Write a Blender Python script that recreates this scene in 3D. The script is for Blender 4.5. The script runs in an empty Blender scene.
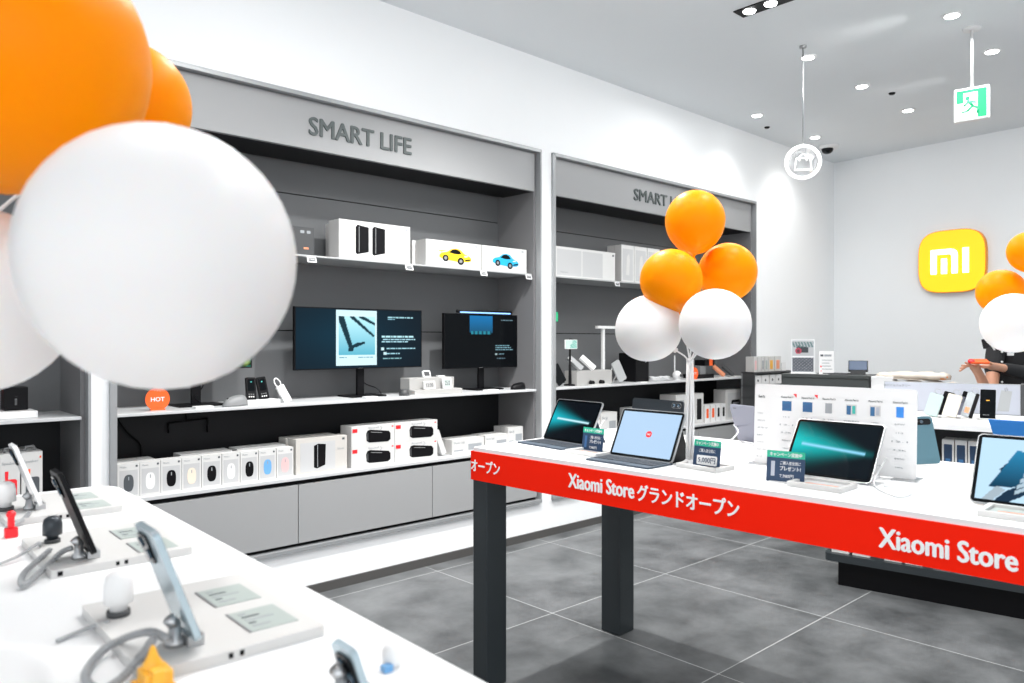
import bpy, bmesh, math, random
from mathutils import Matrix, Vector, Quaternion
random.seed(7)
SC = bpy.context.scene
COL = SC.collection
PI = math.pi
R = math.radians

# ------------------------------------------------------------------ camera, world, lights, exposure
FPX, EYE = 759.0, 1.30
cam_d = bpy.data.cameras.new('camera')
cam_d.sensor_width = 36.0
cam_d.lens = FPX / 1024 * 36.0
cam_d.clip_start = 0.02
cam_d.dof.use_dof = True
cam_d.dof.focus_distance = 3.3
cam_d.dof.aperture_fstop = 4.5
cam = bpy.data.objects.new('camera', cam_d)
cam.location = (0, 0, EYE)
cam.rotation_euler = (PI / 2, 0, 0)
COL.objects.link(cam)
SC.camera = cam

SC.view_settings.view_transform = 'Standard'
SC.view_settings.look = 'None'
SC.view_settings.gamma = 1
SC.view_settings.use_curve_mapping = False
SC.view_settings.exposure = 0.60

w = bpy.data.worlds.new('world')
SC.world = w
w.use_nodes = True
w.node_tree.nodes['Background'].inputs[0].default_value = (0.93, 0.97, 1.0, 1)
w.node_tree.nodes['Background'].inputs[1].default_value = 0.78


def area(name, loc, rot, sx, sy, power, color=(1, 1, 1)):
    l = bpy.data.lights.new(name, 'AREA')
    l.shape = 'RECTANGLE'
    l.size, l.size_y = sx, sy
    l.energy = power
    l.color = color
    o = bpy.data.objects.new(name, l)
    o.location = loc
    o.rotation_euler = rot
    COL.objects.link(o)
    return o


def spot(name, loc, power, size=R(110), blend=0.8, rad=0.05, target=None, color=(1, 0.99, 0.97)):
    l = bpy.data.lights.new(name, 'SPOT')
    l.energy = power
    l.spot_size = size
    l.spot_blend = blend
    l.shadow_soft_size = rad
    l.color = color
    o = bpy.data.objects.new(name, l)
    o.location = loc
    if target:
        o.rotation_euler = (Vector(target) - Vector(loc)).to_track_quat('-Z', 'Y').to_euler()
    COL.objects.link(o)
    return o


# daylight of the open shopfront behind the camera, and unseen fill panels added under the ceiling
area('shopfront_daylight', (1.2, -3.2, 1.9), (R(82), 0, R(8)), 6.0, 2.6, 62, (0.94, 0.97, 1.0))
area('ceiling_fill', (0.3, 2.0, 3.12), (0, 0, R(-45)), 2.8, 0.35, 26)
area('ceiling_fill', (2.4, 4.6, 3.12), (0, 0, R(-45)), 2.8, 0.35, 20)
# ceiling spotlights, most of them unseen and added to brighten the tables (the shadow of the big table falls almost straight down)
for x_, y_, p_ in ((.23, 3.70, 230), (1.25, 2.55, 60), (2.3, 3.4, 30), (-.75, 1.55, 45), (1.40, 4.24, 40), (-.55, 3.0, 60)):
    spot('ceiling_spotlight', (x_, y_, 3.14), p_, R(125), .9, .035)

# ------------------------------------------------------------------ frames of the place
WO, WD, WN = (-.25, 4.63), (.7343, .6789), (.6789, -.7343)      # left wall line: along, out of wall
WROT = math.atan2(WD[1], WD[0])
BO, BD, BN = (3.394, 8.0), (.6227, -.7825), (-.7825, -.6227)    # back wall
BROT = math.atan2(BD[1], BD[0])
TO, TD, TN = (-.152, 2.877), (.7055, -.7087), (-.7087, -.7055)  # big table front edge
TROT = math.atan2(TD[1], TD[0])
NO_, ND, NE = (-1.12, 2.13), (.66, -.7513), (.7513, .66)        # near table: along the aisle edge, toward the aisle
NROT = math.atan2(ND[1], ND[0])
GO, GD = (1.666, 4.055), (.788, -.616)                          # back gondola
GROT = math.atan2(GD[1], GD[0])
GN = (-.616, -.788)
CEIL = 3.18


def wall(s, n, z):
    return (WO[0] + WD[0] * s + WN[0] * n, WO[1] + WD[1] * s + WN[1] * n, z)


def bwall(s, n, z):
    return (BO[0] + BD[0] * s + BN[0] * n, BO[1] + BD[1] * s + BN[1] * n, z)


def tab(x, y, z=0.9):       # big table: x along, y away from the front edge
    return (TO[0] + TD[0] * x - TN[0] * y, TO[1] + TD[1] * x - TN[1] * y, z)


def near(a, b, z=0.9):      # near table: a along edge, b toward the aisle (negative = onto the table)
    return (NO_[0] + ND[0] * a + NE[0] * b, NO_[1] + ND[1] * a + NE[1] * b, z)


def gon(x, y, z):
    return (GO[0] + GD[0] * x - GN[0] * y, GO[1] + GD[1] * x - GN[1] * y, z)


def at(px, py, z):          # survey helper: a photograph point lying at height z
    Y = FPX * (z - EYE) / (341.5 - py)
    return ((px - 512) / FPX * Y, Y, z)


def dist(px, py, Y):        # survey helper: a photograph point at distance Y
    return ((px - 512) / FPX * Y, Y, EYE + (341.5 - py) / FPX * Y)


def ws(px, py, off=0.0):    # survey helper: photograph point on a plane parallel to the left wall -> (s, z)
    r = (px - 512) / FPX
    ox, oy = WO[0] + WN[0] * off, WO[1] + WN[1] * off
    s = (r * oy - ox) / (WD[0] - r * WD[1])
    return s, EYE + (341.5 - py) / FPX * (oy + s * WD[1])


# ------------------------------------------------------------------ materials
MATS = {}


def mat(name, col=(.8, .8, .8), rough=.5, metal=0., emit=None, es=1., coat=0., trans=0., sss=0., alpha=1., bump=0., scale=60., vary=0., spec=None):
    if name in MATS:
        return MATS[name]
    m = bpy.data.materials.new(name)
    m.use_nodes = True
    nt = m.node_tree
    b = nt.nodes['Principled BSDF']
    b.inputs['Base Color'].default_value = (*col, 1)
    b.inputs['Roughness'].default_value = rough
    b.inputs['Metallic'].default_value = metal
    b.inputs['Coat Weight'].default_value = coat
    if spec is not None:
        b.inputs['Specular IOR Level'].default_value = spec
    b.inputs['Transmission Weight'].default_value = trans
    if sss:
        b.inputs['Subsurface Weight'].default_value = sss
        b.inputs['Subsurface Radius'].default_value = (.06, .04, .03)
    if alpha < 1:
        b.inputs['Alpha'].default_value = alpha
    if emit:
        b.inputs['Emission Color'].default_value = (*emit, 1)
        b.inputs['Emission Strength'].default_value = es
    if vary or bump:
        tc = nt.nodes.new('ShaderNodeTexCoord')
        nz = nt.nodes.new('ShaderNodeTexNoise')
        nz.inputs['Scale'].default_value = scale
        nz.inputs['Detail'].default_value = 4
        nt.links.new(tc.outputs['Object'], nz.inputs['Vector'])
        if vary:
            mx = nt.nodes.new('ShaderNodeMix')
            mx.data_type = 'RGBA'
            mx.inputs[6].default_value = (*[c * (1 - vary) for c in col], 1)
            mx.inputs[7].default_value = (*[min(1, c * (1 + vary)) for c in col], 1)
            nt.links.new(nz.outputs['Fac'], mx.inputs[0])
            nt.links.new(mx.outputs[2], b.inputs['Base Color'])
        if bump:
            bp = nt.nodes.new('ShaderNodeBump')
            bp.inputs['Strength'].default_value = bump
            bp.inputs['Distance'].default_value = .002
            nt.links.new(nz.outputs['Fac'], bp.inputs['Height'])
            nt.links.new(bp.outputs['Normal'], b.inputs['Normal'])
    MATS[name] = m
    return m


mat('wall_paint', (.86, .875, .885), .85, vary=.015, scale=3, bump=.05)
mat('ceiling_paint', (.78, .81, .83), .9, vary=.02, scale=2)
mat('table_white', (.84, .845, .85), .32, vary=.01, scale=5)
mat('white', (.78, .78, .78), .45, vary=.01, scale=20)
mat('white_gloss', (.86, .87, .88), .18)
mat('off_white', (.60, .595, .58), .5, vary=.03, scale=15)
mat('carton', (.63, .63, .62), .55, vary=.02, scale=25)
mat('carton_warm', (.55, .53, .50), .55, vary=.02, scale=25)
mat('carton_panel', (.50, .505, .51), .55)
mat('carton_side', (.56, .55, .54), .6, vary=.03, scale=25)
mat('grey_light', (.36, .37, .375), .5, vary=.02, scale=4)
mat('grey_fascia', (.31, .315, .32), .45, vary=.01, scale=4)
mat('grey_panel', (.125, .13, .135), .55, vary=.05, scale=3)
mat('grey_side', (.17, .17, .175), .38, vary=.05, scale=3)
mat('grey_door', (.33, .335, .34), .45, vary=.01, scale=3)
mat('frame_metal', (.34, .35, .36), .35, metal=.3)
mat('frame_white', (.56, .57, .58), .35)
mat('black_panel', (.011, .012, .014), .5, spec=.25)
mat('black', (.004, .004, .005), .45, spec=.15)
mat('black_gloss', (.002, .003, .004), .05, spec=.25)
mat('black_rubber', (.02, .02, .022), .7)
mat('dark_grey', (.05, .052, .055), .5)
mat('mid_grey', (.22, .225, .23), .5)
mat('sign_grey', (.075, .09, .09), .5)
mat('steel', (.45, .46, .47), .3, metal=.8)
mat('leg_face', (.022, .028, .032), .36, spec=.5, vary=.05, scale=6)
mat('counter_grey', (.055, .062, .062), .5, vary=.03, scale=5)
mat('red_banner', (1.0, .014, .0), .6, vary=.01, scale=3, spec=.15)
mat('orange', (.95, .12, .012), .45)
mat('orange_balloon', (1.0, .275, .0), .4, spec=.08, sss=.5)
mat('banner_letter', (.95, .95, .95), .5)
mat('white_balloon', (.81, .785, .775), .35, spec=.2, sss=.5)
mat('ribbon_white', (.85, .85, .85), .3, trans=.15)
mat('navy', (.018, .045, .10), .4)
mat('navy_light', (.04, .12, .28), .4)
mat('green_header', (.02, .42, .27), .4)
mat('slate_blue', (.04, .06, .085), .5, vary=.06, scale=60)
mat('key_blue', (.015, .022, .034), .6)
mat('tablet_slate', (.035, .042, .05), .35, metal=.5)
mat('tablet_teal', (.11, .22, .27), .3, metal=.5)
mat('tablet_lilac', (.17, .175, .22), .35, metal=.3)
mat('sky_blue', (.04, .25, .72), .4)
mat('mouse_blue', (.15, .38, .68), .4)
mat('mouse_pink', (.78, .48, .48), .4)
mat('mouse_cream', (.82, .70, .58), .4)
mat('red', (.85, .02, .03), .4)
mat('red_toy', (.85, .01, .02), .3)
mat('yellow_toy', (.85, .42, .03), .35)
mat('car_yellow', (.90, .58, .01), .4)
mat('car_blue', (.01, .36, .62), .4)
mat('teal_print', (.05, .45, .40), .5)
mat('blue_print', (.04, .14, .30), .5)
mat('lilac_print', (.42, .44, .50), .5)
mat('print_grey', (.32, .34, .36), .5)
mat('print_dark', (.07, .08, .09), .5)
mat('riser_grey', (.40, .395, .385), .5)
mat('baseboard_grey', (.075, .072, .07), .5)
mat('tray_white', (.58, .575, .565), .45)
mat('card_grey', (.38, .43, .41), .4)
mat('skin', (.60, .30, .19), .5, sss=.1, vary=.04, scale=30)
mat('hair', (.02, .013, .01), .5)
mat('cloth_black', (.012, .012, .014), .8, vary=.1, scale=60, bump=.3)
mat('bag_orange', (.70, .30, .12), .6, vary=.2, scale=30)
mat('bag_paper', (.60, .53, .46), .7, vary=.08, scale=12, bump=.3)
mat('copper', (.85, .33, .18), .3, metal=.3)
mat('cable_grey', (.34, .35, .36), .5)
mat('cable_white', (.72, .73, .74), .45)
mat('glass_lens', (.03, .06, .09), .05, coat=.6)
mat('phone_silver', (.42, .52, .57), .2, metal=.45)
mat('lamp_glow', (1, 1, 1), emit=(1, 1, .98), es=9)
mat('neon_white', (1, 1, 1), emit=(1, 1, 1), es=1.0)
mat('sign_yellow', (.95, .5, .01), emit=(1.0, .43, .004), es=.62)
mat('sign_side', (.85, .30, .01), .4)
mat('sign_letter', (1, 1, 1), emit=(1, .97, .85), es=1.3)
mat('exit_green', (.01, .22, .1), emit=(.02, .62, .26), es=.42)
mat('exit_white', (1, 1, 1), emit=(.80, 1, .90), es=.42)
mat('screen_blue', (.0, .0, .0), .15, emit=(.46, .65, .88), es=.72)
mat('screen_green', (.0, .0, .0), .15, emit=(.30, .42, .36), es=.8)
mat('screen_text', (.0, .0, .0), .2, emit=(.45, .8, .9), es=.7)
mat('screen_dim', (.0, .0, .0), .2, emit=(.25, .45, .52), es=.5)
mat('lightbar_blue', (.0, .0, .0), .2, emit=(.25, .5, 1.0), es=1.6)


def picture_mat(name, strength):
    """a screen or print whose picture is stored per vertex"""
    m = bpy.data.materials.new(name)
    m.use_nodes = True
    nt = m.node_tree
    b = nt.nodes['Principled BSDF']
    a = nt.nodes.new('ShaderNodeAttribute')
    a.attribute_name = 'picture'
    if strength > 0:
        b.inputs['Base Color'].default_value = (.001, .001, .0012, 1)
        b.inputs['Roughness'].default_value = .05
        b.inputs['Specular IOR Level'].default_value = .10
        nt.links.new(a.outputs['Color'], b.inputs['Emission Color'])
        b.inputs['Emission Strength'].default_value = strength
    else:
        nt.links.new(a.outputs['Color'], b.inputs['Base Color'])
        b.inputs['Roughness'].default_value = .4
    MATS[name] = m


picture_mat('screen_picture', .85)
picture_mat('print_picture', 0)


def floor_mat():
    m = bpy.data.materials.new('floor_tile')
    m.use_nodes = True
    nt = m.node_tree
    N, L = nt.nodes, nt.links
    b = N['Principled BSDF']
    tc = N.new('ShaderNodeTexCoord')
    sep = N.new('ShaderNodeSeparateXYZ')
    L.new(tc.outputs['Object'], sep.inputs[0])
    T = .905

    def math_(op, a, bb=None, c=None):
        n = N.new('ShaderNodeMath')
        n.operation = op
        for i, v in enumerate((a, bb, c)):
            if v is None:
                continue
            if isinstance(v, (int, float)):
                n.inputs[i].default_value = v
            else:
                L.new(v, n.inputs[i])
        return n.outputs[0]
    masks, ids = [], []
    for ax, off in ((0, .553), (1, -.128)):
        t = math_('DIVIDE', math_('SUBTRACT', sep.outputs[ax], off), T)
        fr = math_('FRACT', t)
        ids.append(math_('FLOOR', t))
        d = math_('ABSOLUTE', math_('SUBTRACT', fr, .5))
        masks.append(math_('GREATER_THAN', d, .5 - .0022 / T))
    grout = math_('MAXIMUM', masks[0], masks[1])
    wn = N.new('ShaderNodeTexWhiteNoise')
    wn.noise_dimensions = '2D'
    cb = N.new('ShaderNodeCombineXYZ')
    L.new(ids[0], cb.inputs[0])
    L.new(ids[1], cb.inputs[1])
    L.new(cb.outputs[0], wn.inputs['Vector'])
    sh = N.new('ShaderNodeVectorMath')
    sh.operation = 'SCALE'
    sh.inputs['Scale'].default_value = 7.0
    L.new(wn.outputs['Color'], sh.inputs[0])
    ad = N.new('ShaderNodeVectorMath')
    L.new(tc.outputs['Object'], ad.inputs[0])
    L.new(sh.outputs[0], ad.inputs[1])
    n1 = N.new('ShaderNodeTexNoise')
    n1.inputs['Scale'].default_value = 3.2
    n1.inputs['Detail'].default_value = 5
    n1.inputs['Roughness'].default_value = .62
    n1.inputs['Distortion'].default_value = .15
    L.new(ad.outputs[0], n1.inputs['Vector'])
    cr = N.new('ShaderNodeValToRGB')
    cr.color_ramp.elements[0].position = .24
    cr.color_ramp.elements[0].color = (.032, .035, .037, 1)
    cr.color_ramp.elements[1].position = .76
    cr.color_ramp.elements[1].color = (.19, .198, .203, 1)
    L.new(n1.outputs['Fac'], cr.inputs[0])
    mx = N.new('ShaderNodeMix')
    mx.data_type = 'RGBA'
    L.new(grout, mx.inputs[0])
    L.new(cr.outputs[0], mx.inputs[6])
    mx.inputs[7].default_value = (.46, .47, .47, 1)
    L.new(mx.outputs[2], b.inputs['Base Color'])
    rr = N.new('ShaderNodeMapRange')
    L.new(n1.outputs['Fac'], rr.inputs[0])
    rr.inputs['To Min'].default_value = .20
    rr.inputs['To Max'].default_value = .42
    b.inputs['Roughness'].default_value = .30
    MATS['floor_tile'] = m


floor_mat()

# ------------------------------------------------------------------ mesh builder
FONT_CACHE = {}


def glyphs(s, bold=0.0):
    k = (s, bold)
    if k not in FONT_CACHE:
        cu = bpy.data.curves.new('tmp_text', 'FONT')
        cu.body = s
        cu.resolution_u = 3
        cu.offset = bold
        cu.extrude = .02
        o = bpy.data.objects.new('tmp_text', cu)
        COL.objects.link(o)
        dg = bpy.context.evaluated_depsgraph_get()
        me = bpy.data.meshes.new_from_object(o.evaluated_get(dg))
        vs = [tuple(v.co) for v in me.vertices]
        fs = [tuple(p.vertices) for p in me.polygons]
        bpy.data.objects.remove(o)
        bpy.data.curves.remove(cu)
        bpy.data.meshes.remove(me)
        FONT_CACHE[k] = (vs, fs)
    return FONT_CACHE[k]


class MB:
    def __init__(self):
        self.v, self.f, self.m, self.sm, self.col = [], [], [], [], {}
        self.names = []
        self.M = Matrix.Identity(4)

    def mi(self, name):
        if name not in self.names:
            self.names.append(name)
        return self.names.index(name)

    def add(self, vs, fs, m, smooth=False):
        o = len(self.v)
        self.v += [tuple(self.M @ Vector(p)) for p in vs]
        i = self.mi(m)
        for f in fs:
            self.f.append(tuple(o + k for k in f))
            self.m.append(i)
            self.sm.append(smooth)
        return o

    def box(self, x0, x1, y0, y1, z0, z1, m):
        vs = [(x0, y0, z0), (x1, y0, z0), (x1, y1, z0), (x0, y1, z0), (x0, y0, z1), (x1, y0, z1), (x1, y1, z1), (x0, y1, z1)]
        self.add(vs, [(0, 3, 2, 1), (4, 5, 6, 7), (0, 1, 5, 4), (1, 2, 6, 5), (2, 3, 7, 6), (3, 0, 4, 7)], m)
        return self

    def prism(self, pts, a0, a1, m, axis='y', smooth=False):
        """outline pts extruded along an axis between a0 and a1; pts are the two other coordinates"""
        n = len(pts)

        def P(p, a):
            return {'y': (p[0], a, p[1]), 'z': (p[0], p[1], a), 'x': (a, p[0], p[1])}[axis]
        vs = [P(p, a0) for p in pts] + [P(p, a1) for p in pts]
        fs = [tuple(range(n - 1, -1, -1)), tuple(range(n, 2 * n))]
        self.add(vs, fs, m)
        self.f_side(vs, n, m, smooth)
        return self

    def f_side(self, vs, n, m, smooth):
        self.add(vs, [(i, (i + 1) % n, n + (i + 1) % n, n + i) for i in range(n)], m, smooth)

    def rrect(self, x0, x1, z0, z1, r, a0, a1, m, axis='y', seg=5):
        pts = []
        for cx, cz, st in ((x1 - r, z0 + r, -90), (x1 - r, z1 - r, 0), (x0 + r, z1 - r, 90), (x0 + r, z0 + r, 180)):
            for k in range(seg + 1):
                t = R(st + 90 * k / seg)
                pts.append((cx + r * math.cos(t), cz + r * math.sin(t)))
        return self.prism(pts, a0, a1, m, axis)

    def tube(self, pts, r, m, seg=8, closed=False):
        pts = [Vector(p) for p in pts]
        n = len(pts)
        rs = r if isinstance(r, (list, tuple)) else [r] * n
        vs, fs = [], []
        up = Vector((0, 0, 1))
        prev = None
        for i, p in enumerate(pts):
            if closed:
                t = pts[(i + 1) % n] - pts[i - 1]
            else:
                t = pts[min(i + 1, n - 1)] - pts[max(i - 1, 0)]
            t.normalize()
            if prev is None:
                a = t.cross(up if abs(t.z) < .9 else Vector((1, 0, 0))).normalized()
            else:
                a = (prev - t * prev.dot(t)).normalized()
            prev = a
            b = t.cross(a)
            for k in range(seg):
                q = 2 * PI * k / seg
                vs.append(tuple(p + (a * math.cos(q) + b * math.sin(q)) * rs[i]))
        last = n if closed else n - 1
        for i in range(last):
            j = (i + 1) % n
            for k in range(seg):
                l = (k + 1) % seg
                fs.append((i * seg + k, i * seg + l, j * seg + l, j * seg + k))
        if not closed:
            fs.append(tuple(range(seg - 1, -1, -1)))
            fs.append(tuple((n - 1) * seg + k for k in range(seg)))
        self.add(vs, fs, m, True)
        return self

    def lathe(self, prof, m, c=(0, 0, 0), seg=24, axis='z', cap=True):
        vs, fs = [], []
        for r, h in prof:
            for k in range(seg):
                q = 2 * PI * k / seg
                x, y = r * math.cos(q), r * math.sin(q)
                p = {'z': (x, y, h), 'y': (x, h, y), 'x': (h, x, y)}[axis]
                vs.append((p[0] + c[0], p[1] + c[1], p[2] + c[2]))
        for i in range(len(prof) - 1):
            for k in range(seg):
                l = (k + 1) % seg
                fs.append((i * seg + k, i * seg + l, (i + 1) * seg + l, (i + 1) * seg + k))
        if cap:
            fs.append(tuple(range(seg - 1, -1, -1)))
            fs.append(tuple((len(prof) - 1) * seg + k for k in range(seg)))
        self.add(vs, fs, m, True)
        return self

    def ball(self, c, rx, ry, rz, m, seg=20, rings=12):
        prof = [(max(.001, math.sin(PI * i / rings)), -math.cos(PI * i / rings)) for i in range(rings + 1)]
        vs, fs = [], []
        for r, h in prof:
            for k in range(seg):
                q = 2 * PI * k / seg
                vs.append((c[0] + rx * r * math.cos(q), c[1] + ry * r * math.sin(q), c[2] + rz * h))
        for i in range(rings):
            for k in range(seg):
                l = (k + 1) % seg
                fs.append((i * seg + k, i * seg + l, (i + 1) * seg + l, (i + 1) * seg + k))
        fs.append(tuple(range(seg - 1, -1, -1)))
        fs.append(tuple(rings * seg + k for k in range(seg)))
        self.add(vs, fs, m, True)
        return self

    def text(self, s, x0, x1, z0, z1, y, m, ext=.0006, bold=0.0):
        """lettering facing -y, fitted to a rectangle of the x-z plane"""
        fat, bold = bold * 1.8, 0.0
        vs, fs = glyphs(s, bold)
        if not vs:
            return self
        ax, bx = min(v[0] for v in vs), max(v[0] for v in vs)
        az, bz = min(v[1] for v in vs), max(v[1] for v in vs)
        out = [(x0 + (v[0] - ax) / (bx - ax) * (x1 - x0), y - ext * (1 if v[2] > 0 else 0), z0 + (v[1] - az) / (bz - az) * (z1 - z0)) for v in vs]
        self.add(out, fs, m)
        if fat:
            d = fat * (z1 - z0)
            for q, (dx, dz) in enumerate(((d, 0), (-d, 0), (0, d * .6), (0, -d * .6))):
                self.add([(p[0] + dx, p[1] - .00012 * (q + 1), p[2] + dz) for p in out], fs, m)
        return self

    def pic(self, x0, x1, z0, z1, y, fn, nx=32, nz=24, m='screen_picture'):
        """a picture on the x-z plane facing -y; fn(u, v) gives its colour"""
        vs, fs = [], []
        for j in range(nz + 1):
            for i in range(nx + 1):
                vs.append((x0 + (x1 - x0) * i / nx, y, z0 + (z1 - z0) * j / nz))
        for j in range(nz):
            for i in range(nx):
                a = j * (nx + 1) + i
                fs.append((a, a + 1, a + nx + 2, a + nx + 1))
        o = self.add(vs, fs, m)
        for j in range(nz + 1):
            for i in range(nx + 1):
                self.col[o + j * (nx + 1) + i] = fn(i / nx, j / nz)
        return self

    def build(self, name, parent=None, loc=(0, 0, 0), rotz=0., bevel=0., bseg=2):
        me = bpy.data.meshes.new(name)
        me.from_pydata(self.v, [], self.f)
        for n in self.names:
            me.materials.append(MATS[n])
        me.polygons.foreach_set('material_index', self.m)
        me.polygons.foreach_set('use_smooth', self.sm)
        if self.col:
            ca = me.color_attributes.new('picture', 'FLOAT_COLOR', 'POINT')
            for k, c in self.col.items():
                ca.data[k].color = (*c, 1)
        me.update()
        o = bpy.data.objects.new(name, me)
        COL.objects.link(o)
        o.location = loc
        o.rotation_euler = (0, 0, rotz)
        if parent:
            o.parent = parent
        if bevel:
            b = o.modifiers.new('bevel', 'BEVEL')
            b.width = bevel
            b.segments = bseg
            b.limit_method = 'ANGLE'
            b.angle_limit = R(50)
        return o


def weld(o, d=1e-5):
    bm = bmesh.new()
    bm.from_mesh(o.data)
    bmesh.ops.remove_doubles(bm, verts=bm.verts, dist=d)
    bm.to_mesh(o.data)
    bm.free()
    return o


def tag(o, label=None, cat=None, group=None, kind=None):
    if label:
        o['label'] = label
    if cat:
        o['category'] = cat
    if group:
        o['group'] = group
    if kind:
        o['kind'] = kind
    return o


def thing(name, label, cat, loc=(0, 0, 0), rotz=0., group=None):
    o = bpy.data.objects.new(name, None)
    o.empty_display_size = .05
    COL.objects.link(o)
    o.location = loc
    o.rotation_euler = (0, 0, rotz)
    return tag(o, label, cat, group)


def struct(o):
    o['kind'] = 'structure'
    return o


def tilt(x=0, y=0, z=0, rx=0., rz=0., ry=0.):
    return Matrix.Translation((x, y, z)) @ Matrix.Rotation(R(rz), 4, 'Z') @ Matrix.Rotation(R(rx), 4, 'X') @ Matrix.Rotation(R(ry), 4, 'Y')


# ------------------------------------------------------------------ the room
NICHES = [(-4.75, -2.09), (-2.017, .594), (.700, 3.350)]
NZ0, NZ1, NDEP = .235, 2.57, .40

fl = MB()
fl.box(-6.5, 6.5, -7.5, .6, -.05, 0, 'floor_tile')
struct(fl.build('floor', loc=wall(0, 0, 0), rotz=WROT))
ce = MB()
ce.box(-6.5, 6.5, -7.5, .6, CEIL, CEIL + .1, 'ceiling_paint')
struct(ce.build('ceiling', loc=wall(0, 0, 0), rotz=WROT))
wl = MB()
xs = [-6.0] + [v for n in NICHES for v in n] + [4.962]
wl.box(-6, 4.962, 0, .5, 0, NZ0, 'wall_paint')
wl.box(-6, 4.962, 0, .5, NZ1, CEIL, 'wall_paint')
for i in range(0, len(xs), 2):
    wl.box(xs[i], xs[i + 1], 0, .5, NZ0, NZ1, 'wall_paint')
wl.box(-6, 4.962, .45, .5, NZ0, NZ1, 'wall_paint')
struct(wl.build('wall_left', loc=wall(0, 0, 0), rotz=WROT))
wb = MB()
wb.box(0, 6, 0, .1, 0, CEIL, 'wall_paint')
struct(wb.build('wall_back', loc=bwall(0, 0, 0), rotz=BROT))
bb = MB()
bb.box(-6, 4.95, -.012, 0, 0, .048, 'baseboard_grey')
struct(bb.build('baseboard_left', loc=wall(0, 0, 0), rotz=WROT))
bb = MB()
bb.box(0.01, 6, -.012, 0, 0, .048, 'baseboard_grey')
struct(bb.build('baseboard_back', loc=bwall(0, 0, 0), rotz=BROT))


# ------------------------------------------------------------------ built-in display shelving
def shelving(label, s0, s1, sign, seams):
    t = thing('display_shelving', label, 'shelving', wall(0, 0, 0), WROT, 'built-in display shelving along the left wall')
    i0, i1 = s0 + .055, s1 - .012       # inner faces
    m = MB()                            # outer metal frame
    for a, b in ((s0, s0 + .028), (s1 - .012, s1 + .0)):
        m.box(a, b, -.018, .03, NZ0, NZ1, 'frame_metal')
    m.box(s0, s1, -.018, .03, NZ1 - .022, NZ1, 'frame_metal')
    m.box(s0, s1, -.02, .03, NZ0, NZ0 + .022, 'frame_metal')
    m.build('frame', t, bevel=.002)
    for a, b in ((s0 + .012, s0 + .03), (s1 - .03, s1 - .012)):
        MB().box(a, b, 0.031, NDEP, NZ0 + .022, NZ1 - .022, 'grey_side').build('side_panel', t)
    m = MB()                            # back: grey above the display shelf, black below, thin seams
    for a, b in ((.975, 1.358), (1.364, 2.122), (2.128, NZ1 - .02)):
        m.box(s0 + .03, s1 - .03, .382, .40, a, b, 'grey_panel')
    m.box(s0 + .03, s1 - .03, .392, .402, .9, NZ1 - .03, 'black')
    m.build('back_panel', t)
    MB().box(s0 + .03, s1 - .03, .381, .40, .6, .972, 'black_panel').build('lower_back_panel', t)
    MB().box(s0 + .03, s1 - .03, .03, .381, 2.50, 2.53, 'grey_side').build('top_panel', t)
    fa = MB().box(s0 + .03, s1 - .03, .022, .05, 2.295, 2.545, 'grey_fascia').build('fascia', t)
    if sign:
        MB().text('SMART LIFE', sign[0], sign[1], sign[2], sign[3], .021, 'sign_grey', .006, .016).build('lettering', fa)
    MB().box(s0 + .03, s1 - .03, .05, .33, 2.295, 2.31, 'black').build('light_cover', t)
    for z, y0, th, mt in ((1.75, .046, .010, 'grey_light'), (.985, .0, .014, 'frame_white')):
        MB().box(s0 + .032, s1 - .032, y0, .381, z - th, z, mt).build('shelf', t, bevel=.002)
    MB().box(s0 + .03, s1 - .03, -.012, .381, .595, .612, 'frame_white').build('worktop', t, bevel=.002)
    MB().box(s0 + .03, s1 - .03, .02, .37, NZ0 + .022, .595, 'black').build('carcass', t)
    for a, b in zip(seams[:-1], seams[1:]):
        MB().box(a + .002, b - .002, -.004, .0199, .275, .572, 'grey_door').build('cabinet_door', t, bevel=.0015)
    return t


shelving('grey SMART LIFE wall shelving holding two computer monitors, nearer of the two lettered units', -2.017, .594, (-1.068, -.43, 2.37, 2.462), [-1.985, -1.14, -.295, .562])
shelving('grey SMART LIFE wall shelving behind the orange and white balloon bunch', .700, 3.350, (1.614, 2.30, 2.37, 2.458), [.732, 1.58, 2.44, 3.318])
shelving('grey wall shelving at the left edge of the picture, with boxed speakers', -4.75, -2.09, None, [-4.718, -3.85, -2.98, -2.122])


# ------------------------------------------------------------------ balloons
def balloon(color, c, r, tail, label, group, squash=1.04, stick=None):
    """c centre, tail = point the neck looks at, r equatorial radius"""
    o = MB()
    prof = []
    N = 26
    for i in range(N + 1):
        t = PI * i / N
        rr = math.sin(t) * r
        h = math.cos(t) * r * squash
        if h < 0:
            h *= 1.10
            rr *= (1 - .10 * (-h / (r * 1.1)) ** 2)
        prof.append((max(rr, .0015), h))
    prof = prof[:-1]
    zt = -r * squash * 1.10
    prof += [(.006, zt - .002), (.0035, zt - .008), (.009, zt - .016), (.0085, zt - .018)]
    prof.reverse()
    o.lathe(prof, color, seg=40)
    d = Vector(c) - Vector(tail)
    ob = o.build('balloon', loc=c)
    ob.rotation_euler = Vector((0, 0, 1)).rotation_difference(d.normalized()).to_euler()
    tag(ob, label, 'balloon', group)
    if stick:
        ln = d.length
        pts = [(0, 0, zt - .014), (.004, 0, (zt - ln) / 2 - .01), (0, 0, -ln)]
        MB().tube(pts, .0028, 'ribbon_white', 6).build('balloon_stick', ob)
    return ob


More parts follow.
